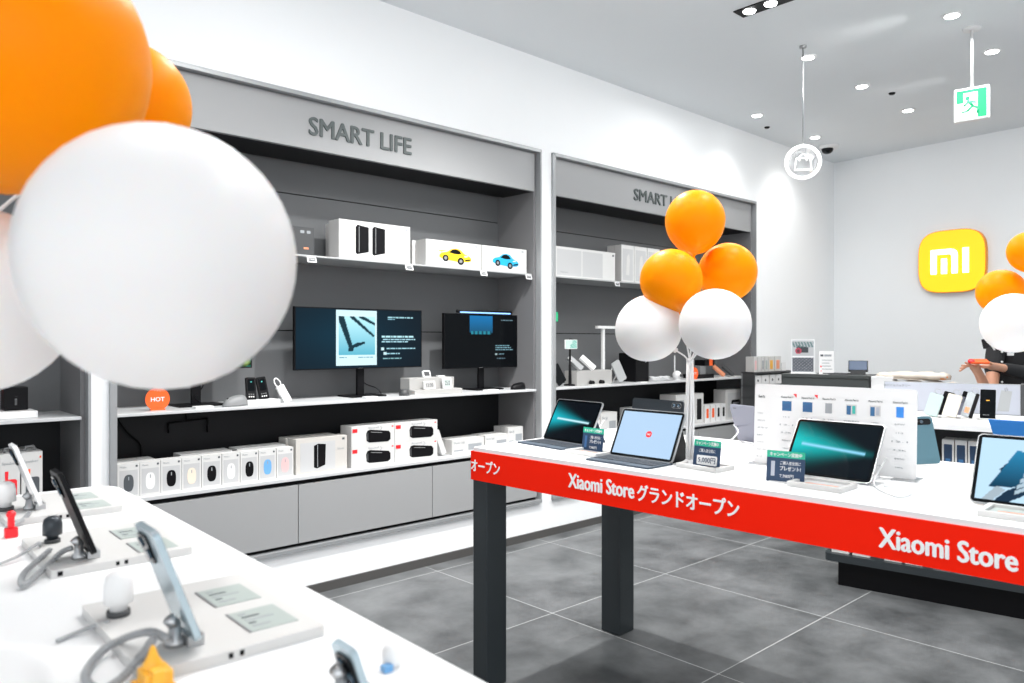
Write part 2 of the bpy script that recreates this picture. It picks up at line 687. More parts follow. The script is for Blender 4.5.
def balloon_stand(loc, top, label):
    t = thing('balloon_stand', label, 'balloon stand', loc, 0, 'stands that hold the balloon bunches')
    hz = top - loc[2]
    MB().lathe([(.034, 0), (.034, .006), (.022, .012), (.012, .02)], 'white', seg=28).build('base', t)
    m = MB()
    m.tube([(0, 0, .012), (0, 0, hz)], .005, 'white', 10)
    for k in range(6):
        a = k * PI / 3
        m.tube([(.010 * math.cos(a), .010 * math.sin(a), .02), (.011 * math.cos(a + .5), .011 * math.sin(a + .5), hz * .5), (.007 * math.cos(a + 1), .007 * math.sin(a + 1), hz)], .0045, 'ribbon_white', 6)
    m.build('pole', t)
    MB().lathe([(.009, hz - .012), (.012, hz + .004), (.012, hz + .008), (.006, hz + .012)], 'white', seg=16).build('cup_holder', t)
    return t


P = dist(690, 362, 2.46)
balloon_stand((P[0], 2.46, .9), P[2], 'white balloon stand with clustered sticks on the table beside the blue-screened tablet')
PT = (P[0], 2.46, P[2])
G1 = 'orange and white balloons over the red-fronted table'
for col, px, py, Y, rad, sq, lb in (
        ('orange_balloon', 695, 221, 2.46, .0955, 1.04, 'orange balloon at the very top of the bunch over the red-fronted table'),
        ('orange_balloon', 671, 280, 2.36, .096, 1.0, 'orange balloon touching the white one at left in the bunch over the red-fronted table'),
        ('orange_balloon', 727.5, 272, 2.52, .096, 1.0, 'orange balloon at the right of the bunch, tucked behind a white balloon'),
        ('white_balloon', 648, 328, 2.40, .107, .93, 'white balloon at the left of the bunch, in front of the wall shelf'),
        ('white_balloon', 715, 324, 2.22, .104, .97, 'white balloon at the front right of the bunch, above the stand pole')):
    balloon(col, dist(px, py, Y), rad, PT, lb, G1, sq, True)

P2 = (1.84, 2.16, 1.22)
balloon_stand((1.84, 2.16, .9), 1.22, 'white balloon stand at the right end of the red-fronted table')
G2 = 'balloons at the right edge of the picture'
for col, px, py, Y, rad, sq, lb in (
        ('orange_balloon', 1030, 252, 2.35, .062, 1.04, 'orange balloon cut off by the right picture edge, highest there'),
        ('orange_balloon', 1001, 292, 2.45, .072, 1.0, 'orange balloon under the yellow logo sign, beside a white balloon'),
        ('white_balloon', 1013, 323, 2.25, .088, .97, 'white balloon hiding the head of the person in black')):
    balloon(col, dist(px, py, Y), rad, (P2[0], P2[1], 1.22), lb, G2, sq, True)

P3 = (-.95, 1.15, 1.36)
balloon_stand((-.95, 1.15, .9), 1.36, 'white balloon stand on the near phone table, beyond the left picture edge')
G3 = 'large blurred balloons in the near left corner'
for col, px, py, Y, rad, sq, lb in (
        ('orange_balloon', 6, 57, .92, .160, 1.02, 'huge orange balloon filling the upper left corner'),
        ('orange_balloon', 124, 106, 1.30, .106, 1.04, 'orange balloon peeking out behind the huge orange one'),
        ('white_balloon', 164, 258, .75, .1300, .93, 'huge white balloon in the near foreground at left'),
        ('white_balloon', -26, 300, .98, .120, .95, 'white balloon cut off by the left picture edge, under the orange one')):
    balloon(col, dist(px, py, Y), rad, P3, lb, G3, sq, True)


# ------------------------------------------------------------------ big display table with the red banner
t = thing('display_table', 'long white-topped display table with a red banner along its front and dark square legs', 'table', tab(0, 0, 0), TROT)
TL, TW = 2.45, .89
MB().rrect(0, TL, 0, TW, .02, .872, .90, 'table_white', 'z').build('tabletop', t, bevel=.002)
m = MB()
m.box(0.004, TL - .004, .006, .03, .80, .872, 'leg_face')
m.box(0.004, TL - .004, TW - .03, TW - .006, .80, .872, 'leg_face')
m.box(0.004, .03, .006, TW - .006, .80, .872, 'leg_face')
m.box(TL - .03, TL - .004, .006, TW - .006, .80, .872, 'leg_face')
m.build('apron', t)
for x0 in (.001, TL - .109):
    for y0 in (.004, TW - .113):
        MB().box(x0 + (.004 if y0 > .1 else 0), x0 + (.108 if y0 > .1 else .076), y0, y0 + .105, 0, .80, 'leg_face').build('leg', t, bevel=.004)
ban = MB()
ban.box(-.002, TL + .002, -.003, -.0002, .778, .886, 'red_banner')
ban.box(-.003, -.0002, -.003, TW, .778, .886, 'red_banner')
bo = ban.build('banner', t)
bo['label'] = 'red banner with white Japanese grand opening lettering'
lt = MB()
lt.text('オープン', .001, .155, .812, .857, -.0035, 'banner_letter', bold=.018)
lt.text('Xiaomi Store', .487, .752, .815, .862, -.0035, 'banner_letter', bold=.024)
lt.text('グランドオープン', .765, 1.105, .812, .862, -.0035, 'banner_letter', bold=.018)
lt.text('Xiaomi Store', 1.474, 1.757, .805, .852, -.0035, 'banner_letter', bold=.024)
lt.text('グランドオープン', 1.775, 2.13, .802, .852, -.0035, 'banner_letter', bold=.018)
lt.build('lettering', bo)


# ---- pictures for screens
def mixc(a, b, t):
    t = max(0., min(1., t))
    return tuple(x + (y - x) * t for x, y in zip(a, b))


def aurora(u, v):
    # black screen, a turquoise fan of light from the left and a thin white streak
    yc = .56 - .06 * u
    d = (v - yc) / (.05 + .26 * max(0, 1 - u * 1.25))
    g = math.exp(-d * d * 1.6) * max(0, 1 - u * 1.05) ** .8
    c = mixc((.004, .006, .009), (.01, .42, .50), g)
    sl = math.exp(-((v - yc + .02) / .022) ** 2) * (1 if .12 < u < .9 else 0)
    return mixc(c, (.55, .85, .95), sl)


def aurora2(u, v):
    yc = .58 - .12 * u
    d = (v - yc) / (.07 + .30 * max(0, 1 - u * 1.1))
    g = math.exp(-d * d * 1.4) * max(0, 1 - u * .95) ** .9
    c = mixc((.004, .008, .012), (.01, .50, .50), g)
    sl = math.exp(-((v - yc + .01) / .026) ** 2) * (1 if .10 < u < .9 else 0)
    return mixc(c, (.25, .62, .85), sl)


def in_poly(x, y, P_):
    c = False
    for k in range(len(P_)):
        (x0, y0), (x1, y1) = P_[k - 1], P_[k]
        if (y0 > y) != (y1 > y) and x < (x1 - x0) * (y - y0) / (y1 - y0) + x0:
            c = not c
    return c


def hand_pic(u, v):
    c = (.46, .66, .82)
    if in_poly(u, v, ((.17, 0), (.30, .0), (.44, .14), (.50, .30), (.52, .50), (.44, .55), (.40, .30), (.26, .16))):
        c = (.01, .03, .06)
    if in_poly(u, v, ((.06, 0), (.16, 0), (.26, .18), (.18, .24))):
        c = (.34, .42, .48)
    if in_poly(u, v, ((.19, .50), (.24, .60), (.28, .58), (.26, .40))):
        c = (.01, .03, .06)
    if in_poly(u, v, ((.32, .82), (.60, .80), (.47, .25), (.11, .21))):
        c = mixc((.006, .035, .07), (.02, .20, .38), (v - .2) / .6)
    for k in range(4):
        x, y = .47 - .02 * k, .50 - .095 * k
        p, q = u - x, v - y
        if abs(p) < .075 and abs(q - p * .9) < .032:
            c = (.38, .50, .58) if p < .035 else (.01, .03, .06)
    return c


def desk_pic(u, v):
    # abstract monochrome cyan photograph on a monitor: dark diagonal shapes on a pale ground
    c = mixc((.10, .42, .55), (.45, .80, .88), v)
    for (x0, y0, x1, y1, wd) in ((.05, 1., .35, .15, .09), (.35, 1., .95, .50, .05), (.6, 1., 1., .8, .05), (.3, .14, .52, .30, .05), (.45, .24, .7, .32, .05)):
        dx, dy = x1 - x0, y1 - y0
        t = max(0, min(1, ((u - x0) * dx + (v - y0) * dy) / (dx * dx + dy * dy)))
        if math.hypot(u - x0 - t * dx, v - y0 - t * dy) < wd * (1 - .4 * t):
            c = (.005, .03, .045)
    return c


def vignette_pic(u, v):
    return mixc((.001, .005, .010), (.001, .026, .048), (1 - abs(u - .35) * 1.3) * (1 - abs(v - .55)))


def jungle_pic(u, v):
    s = math.sin(u * 37 + v * 11) * math.sin(v * 29 - u * 17)
    return mixc((.01, .03, .01), (.35, .50, .12), max(0, s)) if s > -.2 else (.02, .15, .12)


# ---- tablets
def tablet(name, label, loc, rot, wd, ht, lean, body, pic=None, screen=None, z0=.006, marks=None, bez=.011):
    """a tablet that stands on its long edge and leans back by 'lean' degrees"""
    t = thing(name, label, 'tablet', loc, R(rot))
    M = tilt(0, 0, z0, rx=-lean)
    m = MB()
    m.M = M
    m.rrect(0, wd, 0, ht, .012, 0, .007, body)
    m.build('body', t, bevel=.0012)
    s = MB()
    s.M = M
    s.rrect(.003, wd - .003, .003, ht - .003, .010, -.0008, 0, 'black_gloss')
    so = s.build('screen', t)
    p = MB()
    p.M = M
    if pic:
        p.pic(bez, wd - bez, bez, ht - bez, -.0012, pic, 84, 60)
    else:
        p.box(bez, wd - bez, -.0012, -.0009, bez, ht - bez, screen)
    if marks:
        marks(p, wd, ht)
    p.build('picture', so)
    return t, M


def keyboard(t, wd, dp, rows, x0=0., y0=0.):
    m = MB()
    m.rrect(x0, x0 + wd, y0 - dp, y0 + .01, .008, 0, .006, 'slate_blue', 'z')
    kb = m.build('keyboard', t, bevel=.001)
    k = MB()
    n = 13
    for r in range(rows):
        for c in range(n):
            a = x0 + .008 + c * (wd - .016) / n
            b = y0 - .012 - (r + 1) * (dp * .62) / rows
            k.box(a + .0012, a + (wd - .016) / n - .0012, b + .0012, b + dp * .62 / rows - .0012, .006, .0078, 'key_blue')
    k.rrect(x0 + wd * .36, x0 + wd * .64, y0 - dp + .006, y0 - dp * .68, .004, .006, .0066, 'slate_blue', 'z')
    k.build('keys', kb)


tA, MA = tablet('tablet_computer', 'tablet with a dark screen and turquoise light streak, on a keyboard at the table corner', tab(.053, .337), -52, .262, .180, 28, 'steel', aurora)
keyboard(tA, .262, .135, 5)
m = MB()
m.M = MA
m.box(.03, .23, .0072, .010, .01, .12, 'slate_blue')
m.M = tilt(0, .125, .003, rx=28)
m.box(.03, .23, 0, .004, 0, .108, 'slate_blue')
m.build('stand_cover', tA)


def logo_mark(p, wd, ht):
    p.rrect(wd * .50, wd * .50 + .022, ht * .50 - .011, ht * .50 + .011, .009, -.0018, -.0012, 'red')
    p.text('mi', wd * .50 + .005, wd * .50 + .017, ht * .50 - .004, ht * .50 + .004, -.002, 'white')


tB, MB_ = tablet('tablet_computer', 'tablet with a pale blue screen and small red logo, on a dark blue keyboard', tab(.510, .183), -47, .262, .178, 27, 'steel', None, 'screen_blue', marks=logo_mark)
keyboard(tB, .262, .125, 5)
m = MB()
m.M = tilt(0, 0, .004, rx=-18)
m.box(.02, .262, .058, .064, 0, .02, 'black')
m.M = Matrix.Identity(4)
m.prism([(.005, .004), (.115, .004), (.100, .02), (.062, .115), (.055, .115)], .255, .259, 'black', 'x')
m.prism([(.005, .004), (.115, .004), (.100, .02), (.062, .115), (.055, .115)], .02, .024, 'black', 'x')
m.build('stand_cover', tB)


def rear_tablet(label, loc, rot, wd, ht, lean, body, cam='row', logo=True, arm=True):
    """a tablet seen from the back; local -y is its back side"""
    t = thing('tablet_computer', label, 'tablet', loc, R(rot))
    M = tilt(0, 0, .03 if arm else .004, rx=lean)
    m = MB()
    m.M = M
    m.rrect(0, wd, 0, ht, .012, 0, .007, body)
    m.build('body', t, bevel=.0014)
    c = MB()
    c.M = M
    if cam == 'row':
        c.rrect(wd - .055, wd - .008, ht - .029, ht - .008, .010, -.002, 0, 'steel')
        c.rrect(wd - .0535, wd - .0095, ht - .0275, ht - .0095, .009, -.003, 0, body)
        for k in (0, 1):
            c.lathe([(.0062, -.0042), (.0062, 0)], 'glass_lens', (wd - .041 + .02 * k, 0, ht - .019), 16, 'y')
    elif cam == 'bar':
        c.rrect(wd * .28, wd - .010, ht - .028, ht - .008, .0095, -.003, 0, 'black_gloss')
        for k in (0, 1):
            c.lathe([(.006, -.0045), (.006, 0)], 'glass_lens', (wd * .28 + .012 + .022 * k, 0, ht - .018), 16, 'y')
    elif cam == 'none':
        c.rrect(.018, .036, ht - .016, ht - .012, .0015, -.001, 0, 'print_dark')
    c.build('camera_island', t)
    s = MB()
    s.M = M
    s.rrect(.004, wd - .004, .004, ht - .004, .01, .0071, .0078, 'black_gloss')
    s.build('screen', t)
    if arm:
        a = MB()
        a.rrect(wd * .3, wd * .7, -.03, .05, .01, 0, .008, 'white', 'z')
        a.tube([(wd * .5, .02, .008), (wd * .5, .012, .04), (wd * .5, .005 if lean < 0 else .012, .09)], .007, 'white', 8)
        a.build('stand', t, bevel=.001)
    return t


rear_tablet('dark slate tablet seen from its back, rising behind the pale blue screen', (0.478, 3.10, .9), -52, .262, .168, -8, 'tablet_slate', 'row', arm=False)
rear_tablet('lilac tablet seen from its back, left of the white comparison board', at(738, 441, .9), -66, .165, .152, 17, 'tablet_lilac', 'none', arm=False)
rear_tablet('pale teal tablet with a black camera bar, standing right of the white comparison board', at(912, 466, .9), 14, .112, .155, -15, 'tablet_teal', 'bar', arm=False)

tD, MD = tablet('tablet_computer', 'large dark tablet with a turquoise light picture, in front of the white comparison board', tab(1.100, .262), -46, .260, .192, 36, 'steel', aurora2)
m = MB()
m.prism([(.0, 0), (.15, 0), (.15, .008), (.02, .008)], .05, .23, 'white', 'x')
m.tube([(.14, .14, .008), (.14, .12, .06), (.14, .085, .10)], .007, 'white', 8)
m.build('stand', tD)
tE, ME = tablet('tablet_computer', 'tablet at the right picture edge showing a hand holding a blue tablet', tab(1.615, .195), -44, .262, .185, 30, 'steel', hand_pic)
m = MB()
m.box(.06, .20, .0, .13, 0, .008, 'white')
m.tube([(.13, .12, .008), (.13, .10, .06), (.13, .065, .10)], .007, 'white', 8)
m.build('stand', tE)


# ---- comparison board
t = thing('comparison_board', 'tall white comparison board of tablets with small printed pictures', 'board', at(753.5, 463, .9), R(-41.5))
BW, BH = .486, .258
m = MB()
m.M = tilt(0, 0, .003, rx=-3)
m.rrect(0, BW, 0, BH, .008, 0, .004, 'white')
m.text('Xiaomi Pad', .012, .034, BH - .045, BH - .036, -.0003, 'print_dark')
cols = [(.107, 'blue_print', 'red'), (.173, 'blue_print', 'red'), (.238, 'print_grey', None), (.305, 'teal_print', None), (.373, 'lilac_print', None), (.441, 'sky_blue', None)]
for i, (cx, pm, corner) in enumerate(cols):
    pw = .010 if i in (2, 5) else .015
    m.text('Xiaomi Pad %d' % (7 - i if i < 3 else 6), cx - .020, cx + .020, BH - .042, BH - .036, -.0003, 'print_dark')
    m.box(cx - pw, cx + pw, -.0008, -.0002, BH - .083, BH - .052, pm)
    if pm in ('teal_print', 'lilac_print'):
        m.box(cx - pw, cx + pw, -.0012, -.0008, BH - .083, BH - .052, 'off_white')
        m.box(cx - pw + .002, cx - .001, -.0016, -.0012, BH - .083, BH - .056, 'blue_print')
        m.box(cx + .003, cx + pw - .003, -.0016, -.0012, BH - .080, BH - .056, pm)
    elif i < 2:
        m.prism([(cx - pw + .004, BH - .080), (cx + pw - .001, BH - .072), (cx + pw - .003, BH - .056), (cx - pw + .001, BH - .064)], -.0014, -.0008, 'navy_light')
    if corner:
        m.prism([(cx + .020, BH - .028), (cx + .031, BH - .028), (cx + .031, BH - .040)], -.0008, -.0002, 'red')
    for j in range(6):
        z = BH - .105 - j * .025
        wd_ = .010 + ((i * 5 + j * 3) % 4) * .004
        m.text(('11.2', '12.1', '3.2K', '8850', '144Hz', '67W')[(i + j) % 6], cx - wd_, cx + wd_, z, z + .0045, -.0003, 'print_grey')
for j in range(7):
    z = BH - .098 - j * .0235
    m.text(('ディスプレイ', 'プロセッサ', 'メモリ', 'カメラ', 'バッテリー', 'スピーカー', 'サイズ')[j], .010, .028 + (j % 3) * .008, z, z + .0055, -.0003, 'print_grey')
m.build('printed_panel', t)
m = MB()
m.box(-.012, .05, -.03, .05, 0, .003, 'steel')
m.box(BW - .06, BW + .006, -.03, .05, 0, .003, 'steel')
m.build('foot', t)


# ---- campaign cards and trays
def campaign_card(label, loc, rot, wd, ht, kind):
    t = thing('campaign_card', label, 'card', loc, R(rot), 'navy campaign cards on the red-fronted table')
    m = MB()
    m.M = tilt(0, 0, 0, rx=-8)
    m.rrect(0, wd, 0, ht, .003, 0, .0025, 'navy')
    m.box(0, wd, -.0006, -.0001, ht * .78, ht, 'green_header')
    m.text('キャンペーン実施中', wd * .08, wd * .92, ht * .82, ht * .95, -.0008, 'white', bold=.01)
    if kind == 'price':
        m.text('ご購入者全員に', wd * .2, wd * .82, ht * .58, ht * .70, -.0004, 'white')
        m.rrect(wd * .14, wd * .90, ht * .16, ht * .48, .004, -.0008, -.0002, 'white')
        m.text('5,000円', wd * .20, wd * .84, ht * .22, ht * .42, -.001, 'navy', bold=.006)
    else:
        m.text('ご購入者全員に', wd * .36, wd * .9, ht * .56, ht * .68, -.0004, 'white')
        m.text('プレゼント!', wd * .36, wd * .9, ht * .38, ht * .52, -.0004, 'white', bold=.01)
        m.box(wd * .12, wd * .22, -.0007, -.0002, ht * .18, ht * .66, 'lilac_print' if kind == 'pen' else 'navy_light')
        m.text('7,980円', wd * .36, wd * .72, ht * .14, ht * .26, -.0004, 'white')
    m.build('printed_card', t)
    m = MB()
    m.box(wd * .1, wd * .9, -.012, .02, -.0, .002, 'ribbon_white')
    m.build('acrylic_foot', t)


campaign_card('navy campaign card with green header between the two keyboard tablets', at(581.5, 451, .9), -48, .098, .088, 'plain')
campaign_card('navy campaign card reading 5,000, right of the white balloon stand', at(692.5, 468, .9), -47, .095, .092, 'price')
campaign_card('navy campaign card with a pen picture, left of the large dark tablet', at(766, 480.5, .9), -36, .106, .088, 'pen')


def tray(label, loc, rot, wd, dp, inner='copper'):
    t = thing('display_tray', label, 'tray', loc, R(rot), 'white display trays on the red-fronted table')
    h = .014
    m = MB()
    m.box(0, wd, 0, dp, 0, .005, 'tray_white')
    for a in ((0, wd, 0, .012), (0, wd, dp - .012, dp), (0, .012, 0.012, dp - .012), (wd - .012, wd, .012, dp - .012)):
        m.box(*a, .005, h, 'tray_white')
    m.build('body', t, bevel=.001)
    MB().box(.014, wd - .014, .014, dp - .014, .005, .007, inner).box(.03, wd - .03, dp * .45, dp * .52, .007, .0075, 'copper').build('inlay_card', t)


tray('white display tray below the card between the keyboard tablets', at(565, 453, .9), -50, .150, .100, 'mid_grey')
tray('white display tray in front of the 5,000 card', at(676, 467, .9), -50, .150, .100, 'carton_panel')
tray('white display tray in front of the large dark tablet', at(786.6, 486, .9), -46, .150, .110, 'carton_panel')
tray('white display tray in front of the tablet at the right edge', at(977, 516, .9), -44, .17, .115, 'card_grey')

# blue notice leaning back at the right
P = at(998, 452, .9)
t = thing('blue_notice', 'bright blue notice with white lettering behind the right edge tablet', 'sign', (P[0] + .02, P[1] + .03, .9), R(-46))
m = MB()
m.M = tilt(0, 0, .004, rx=14)
m.prism([(0, 0), (.24, 0), (.25, .115), (-.025, .115)], 0, .004, 'sky_blue')
m.text('SIM', .09, .17, .07, .09, -.0005, 'white', bold=.02)
m.build('panel', t)
MB().box(.05, .18, -.02, .05, 0, .02, 'white').build('foot', t)


def cable(name, label, pts, r, m_, group=None, seg=6):
    """smooth cable through the points (Catmull-Rom)"""
    P_ = [Vector(p) for p in pts]
    out = []
    for i in range(len(P_) - 1):
        a, b, c, d = P_[max(i - 1, 0)], P_[i], P_[i + 1], P_[min(i + 2, len(P_) - 1)]
        for k in range(8):
            t = k / 8
            out.append(.5 * ((2 * b) + (c - a) * t + (2 * a - 5 * b + 4 * c - d) * t * t + (3 * b - a - 3 * c + d) * t ** 3))
    out.append(P_[-1])
    o = MB().tube(out, r, m_, seg).build(name)
    return tag(o, label, 'cable', group)


def px_path(lst):
    return [at(a, b, z) for a, b, z in lst]


CG = 'white charging cables on the red-fronted table'
cable('charging_cable', 'white cable looping beside the large dark tablet', px_path([(889, 452, .965), (884, 462, .95), (877, 474, .93), (874, 484, .908), (884, 492, .903), (900, 497, .903), (911, 493, .903), (898, 488, .903), (884, 486, .903)]), .0022, 'cable_white', CG)
cable('charging_cable', 'white cable at the right side of the pale blue screen', px_path([(683, 436, .955), (678, 444, .94), (676, 450, .925), (682, 453, .915), (690, 450, .91), (700, 455, .903)]), .0022, 'cable_white', CG)
cable('charging_cable', 'white cable looping behind the lilac tablet', px_path([(734, 425, .96), (738, 432, .95), (728, 442, .915), (712, 446, .903), (722, 449, .903), (745, 449, .903), (757, 442, .903)]), .003, 'cable_white', CG)
cable('charging_cable', 'white cable rising beside the corner tablet with the turquoise streak', px_path([(604, 420, .97), (600, 428, .95), (607, 437, .92), (618, 445, .903), (628, 444, .903)]), .0022, 'cable_white', CG)

# ------------------------------------------------------------------ products on the wall shelving
UP, DESK, LEDGE = 1.7502, .9852, .6122


def carton(name, label, cat, s0, s1, n0, dp, z, h, group=None, deco=None, body='carton', side='carton_side', split=0):
    """a box on the wall shelving: front plane at n0 (out of the wall), depth dp into the niche"""
    m = MB()
    wd = s1 - s0
    m.box(0, wd, 0, dp, 0, h, body)
    m.box(-.0003, 0, .001, dp, .001, h - .001, side)
    for k in range(split):
        y = dp * (k + 1) / (split + 1)
        m.box(-.0006, wd + .0004, y - .001, y + .001, 0, h + .0006, 'mid_grey')
    if deco:
        deco(m, wd, h)
    o = m.build(name, None, wall(s0, n0, z), WROT)
    return tag(o, label, cat, group)


def sxx(px, off):
    return ws(px, 400, off)[0]


# -- row of boxed mice on the ledge of the nearer unit
def mouse_deco(col, panel='carton_panel'):
    def f(m, w_, h):
        m.box(w_ * .08, w_ * .92, -.0006, -.0001, h * .06, h * .80, panel)
        cx, cz, a, b = w_ * .5, h * .42, w_ * .23, h * .25
        pts = [(cx + a * math.copysign(abs(math.cos(q)) ** .72, math.cos(q)), cz + b * math.copysign(abs(math.sin(q)) ** .8, math.sin(q))) for q in [2 * PI * k / 24 for k in range(24)]]
        m.prism(pts, -.0012, -.0006, col)
        m.box(cx - .002, cx + .002, -.0016, -.0012, cz + b * .35, cz + b * .75, 'print_grey')
        m.rrect(w_ * .82, w_ * .92, h * .88, h * .94, .001, -.0006, -.0001, 'print_dark')
        m.text('Mouse', w_ * .1, w_ * .4, h * .88, h * .93, -.0002, 'print_grey')
    return f


MG = 'boxed computer mice in a row on the lower ledge'
mice = [(117.5, 139.5, 'print_dark', 'white box with a dark angular mouse picture, leftmost of the mouse boxes'),
        (140, 160.5, 'white', 'white box with a white mouse picture, second mouse box from the left'),
        (161, 181.5, 'black', 'white box with a black mouse picture, between the first white mouse and the cream mouse'),
        (182, 201.2, 'mouse_cream', 'white box with a cream mouse picture'),
        (201.8, 221.5, 'black', 'white box with a black mouse picture, just right of the cream mouse box'),
        (222.2, 239.8, 'white', 'white box with a white mouse picture, nearer the blue mouse box'),
        (240.5, 258.3, 'black', 'white box with a slim black mouse picture, just left of the blue mouse box'),
        (259, 276, 'mouse_blue', 'white box with a light blue mouse picture'),
        (276.7, 293.4, 'mouse_pink', 'white box with a pink mouse picture')]
for i, (a, b, c, lb) in enumerate(mice):
    carton('mouse_box', lb, 'box', sxx(a, -.035), sxx(b, -.035), -.035, .062, LEDGE, .150, MG, mouse_deco(c))
for i in range(3):          # second and third rows behind
    a, b = ((64 + 50, 140), (184, 238), (243, 292))[i]
for (a, b, n, h, lb) in ((120, 160, -.105, .150, 'plain white mouse box standing behind the leftmost mouse boxes'),
                         (186, 238, -.105, .155, 'plain white mouse box behind the cream and black mouse boxes'),
                         (243, 292, -.105, .157, 'plain white mouse box behind the blue and pink mouse boxes')):
    carton('mouse_box', lb, 'box', sxx(a, -.035), sxx(b, -.035), n, .10, LEDGE, h, MG, None)


def tower_deco(m, w_, h):
    m.box(w_ * .08, w_ * .76, -.0006, -.0001, h * .05, h * .88, 'carton_panel')
    m.prism([(w_ * .34, h * .16), (w_ * .40, h * .12), (w_ * .56, h * .20), (w_ * .57, h * .80), (w_ * .42, h * .83), (w_ * .34, h * .78)], -.0014, -.0006, 'black')
    m.box(w_ * .405, w_ * .415, -.0018, -.0014, h * .16, h * .80, 'print_grey')
    m.text('Xiaomi', w_ * .80, w_ * .93, h * .60, h * .66, -.0002, 'print_grey')
    m.rrect(w_ * .90, w_ * .95, h * .88, h * .94, .001, -.0006, -.0001, 'print_dark')


a, b = sxx(296, -.05), sxx(347, -.05)
carton('router_box', 'light box picturing one black router tower, front one of two beside the mouse boxes', 'box', a, b, -.05, .085, LEDGE, .182, 'router boxes on the ledge', tower_deco, 'carton_warm', 'carton_warm')
carton('router_box', 'light router box half hidden behind its twin beside the mouse boxes', 'box', a - .01, b - .02, -.14, .085, LEDGE, .182, 'router boxes on the ledge', None, 'carton_warm', 'carton_warm')


def speaker_deco(m, w_, h):
    z0 = h * .13
    pts = [(w_ * .34, z0 + h * .12), (w_ * .33, z0 + h * .46), (w_ * .36, z0 + h * .62), (w_ * .42, z0 + h * .66), (w_ * .86, z0 + h * .52), (w_ * .90, z0 + h * .40), (w_ * .90, z0 + h * .10), (w_ * .84, z0), (w_ * .40, z0 + h * .03)]
    m.prism(pts, -.0014, -.0004, 'black')
    m.prism([(w_ * .345, z0 + h * .18), (w_ * .34, z0 + h * .44), (w_ * .375, z0 + h * .54), (w_ * .38, z0 + h * .12)], -.0018, -.0014, 'dark_grey')
    m.prism([(w_ * .44, z0 + h * .55), (w_ * .70, z0 + h * .48), (w_ * .70, z0 + h * .45), (w_ * .44, z0 + h * .52)], -.0018, -.0014, 'mid_grey')
    m.text('RED\nDOT', w_ * .02, w_ * .13, h * .72, h * .86, -.001, 'red')
    m.box(w_ * .02, w_ * .13, -.0008, -.0002, h * .70, h * .88, 'red')
    m.tube([(w_ * .66, -.0008, h * .72), (w_ * .70, -.0008, h * .84), (w_ * .66, -.0008, h * .92)], .0012, 'print_grey', 4)
    m.text('Sound', w_ * .38, w_ * .62, h * .84, h * .93, -.0004, 'print_grey')
    m.box(w_ * .93, w_ * .97, -.0008, -.0002, h * .84, h * .90, 'red')


zl, zh = LEDGE, .112
for (a, b, row, lb) in ((351.5, 394.5, 0, 'white speaker box, lower left of the stack of four'), (395, 437.3, 0, 'white speaker box, lower right of the stack of four'),
                        (351.5, 394.5, 1, 'white speaker box, upper left of the stack of four'), (395, 437.3, 1, 'white speaker box, upper right of the stack of four')):
    carton('speaker_box', lb, 'box', sxx(a, -.04), sxx(b, -.04), -.04, .115, zl + row * (zh + .0005), zh, 'stacked speaker boxes on the lower ledge', speaker_deco, 'carton', 'carton_side')

# leaning white tray
s = sxx(440, -.05)
m = MB()
m.M = tilt(0, 0, 0.004, ry=-22)
m.box(0, .035, 0, .10, .002, .155, 'carton')
m.box(.0351, .036, .012, .09, .02, .14, 'off_white')
tag(m.build('sample_box', loc=wall(s + .025, -.06, LEDGE), rotz=WROT), 'slim white box leaning against the speaker boxes', 'box')


def flat_deco(m, w_, h):
    m.box(w_ * .03, w_ * .97, -.0003, -.0001, h * .04, h * .96, 'carton')
    m.box(w_ * .5, w_ * .92, -.0006, -.0001, h * .2, h * .62, 'print_grey')
    m.text('Monitor Light', w_ * .06, w_ * .4, h * .66, h * .84, -.0004, 'print_grey')
    m.box(w_ * .06, w_ * .35, -.0006, -.0001, h * .2, h * .3, 'print_grey')


for (a, b, h, n, lb) in ((452, 484, .090, -.05, 'low white carton just right of the leaning slim box'), (485, 508, .092, -.06, 'low white carton between two others above the table corner'), (508, 523, .125, -.09, 'white carton at the right end of the nearer lower ledge, tallest of three')):
    carton('accessory_box', lb, 'box', sxx(a, n), sxx(b, n), n, .14, LEDGE, h, 'low white cartons at the right end of the nearer ledge', flat_deco, 'off_white', 'carton_side', split=1)


# -- upper shelf, nearer unit
def twin_deco(m, w_, h):
    m.box(w_ * .02, w_ * .83, -.0006, -.0001, h * .03, h * .97, 'carton')
    for x, k in ((.22, 1.0), (.45, .98)):
        a, b = w_ * x, w_ * (x + .18)
        m.prism([(a, h * .18), (a + .010, h * .14), (b, h * .22), (b, h * .86), (a + .012, h * .90), (a, h * .84)], -.0014, -.0006, 'black')
        m.box(a + .020, a + .024, -.0018, -.0014, h * .2, h * .86, 'mid_grey')
    m.rrect(w_ * .93, w_ * .965, h * .87, h * .95, .001, -.0006, -.0001, 'print_grey')
    m.text('Mesh', w_ * .06, w_ * .14, h * .08, h * .12, -.0004, 'print_grey')


s0, s1 = sxx(339, -.075), sxx(410, -.075)
carton('router_box', 'big white box picturing two black towers on the top shelf', 'box', s0, s1, -.075, .11, UP, .214, 'big boxes on the top shelf', twin_deco)
carton('router_box', 'second big white box hidden behind the one picturing two black towers', 'box', s0 + .045, s1 - .01, -.19, .11, UP, .214, 'big boxes on the top shelf', None)

CAR = [(.02, .30), (.02, .48), (.10, .62), (.25, .70), (.38, .92), (.52, .98), (.66, .90), (.76, .66), (.92, .50), (.99, .36), (.98, .18), (.90, .10), (.60, .06), (.15, .16)]


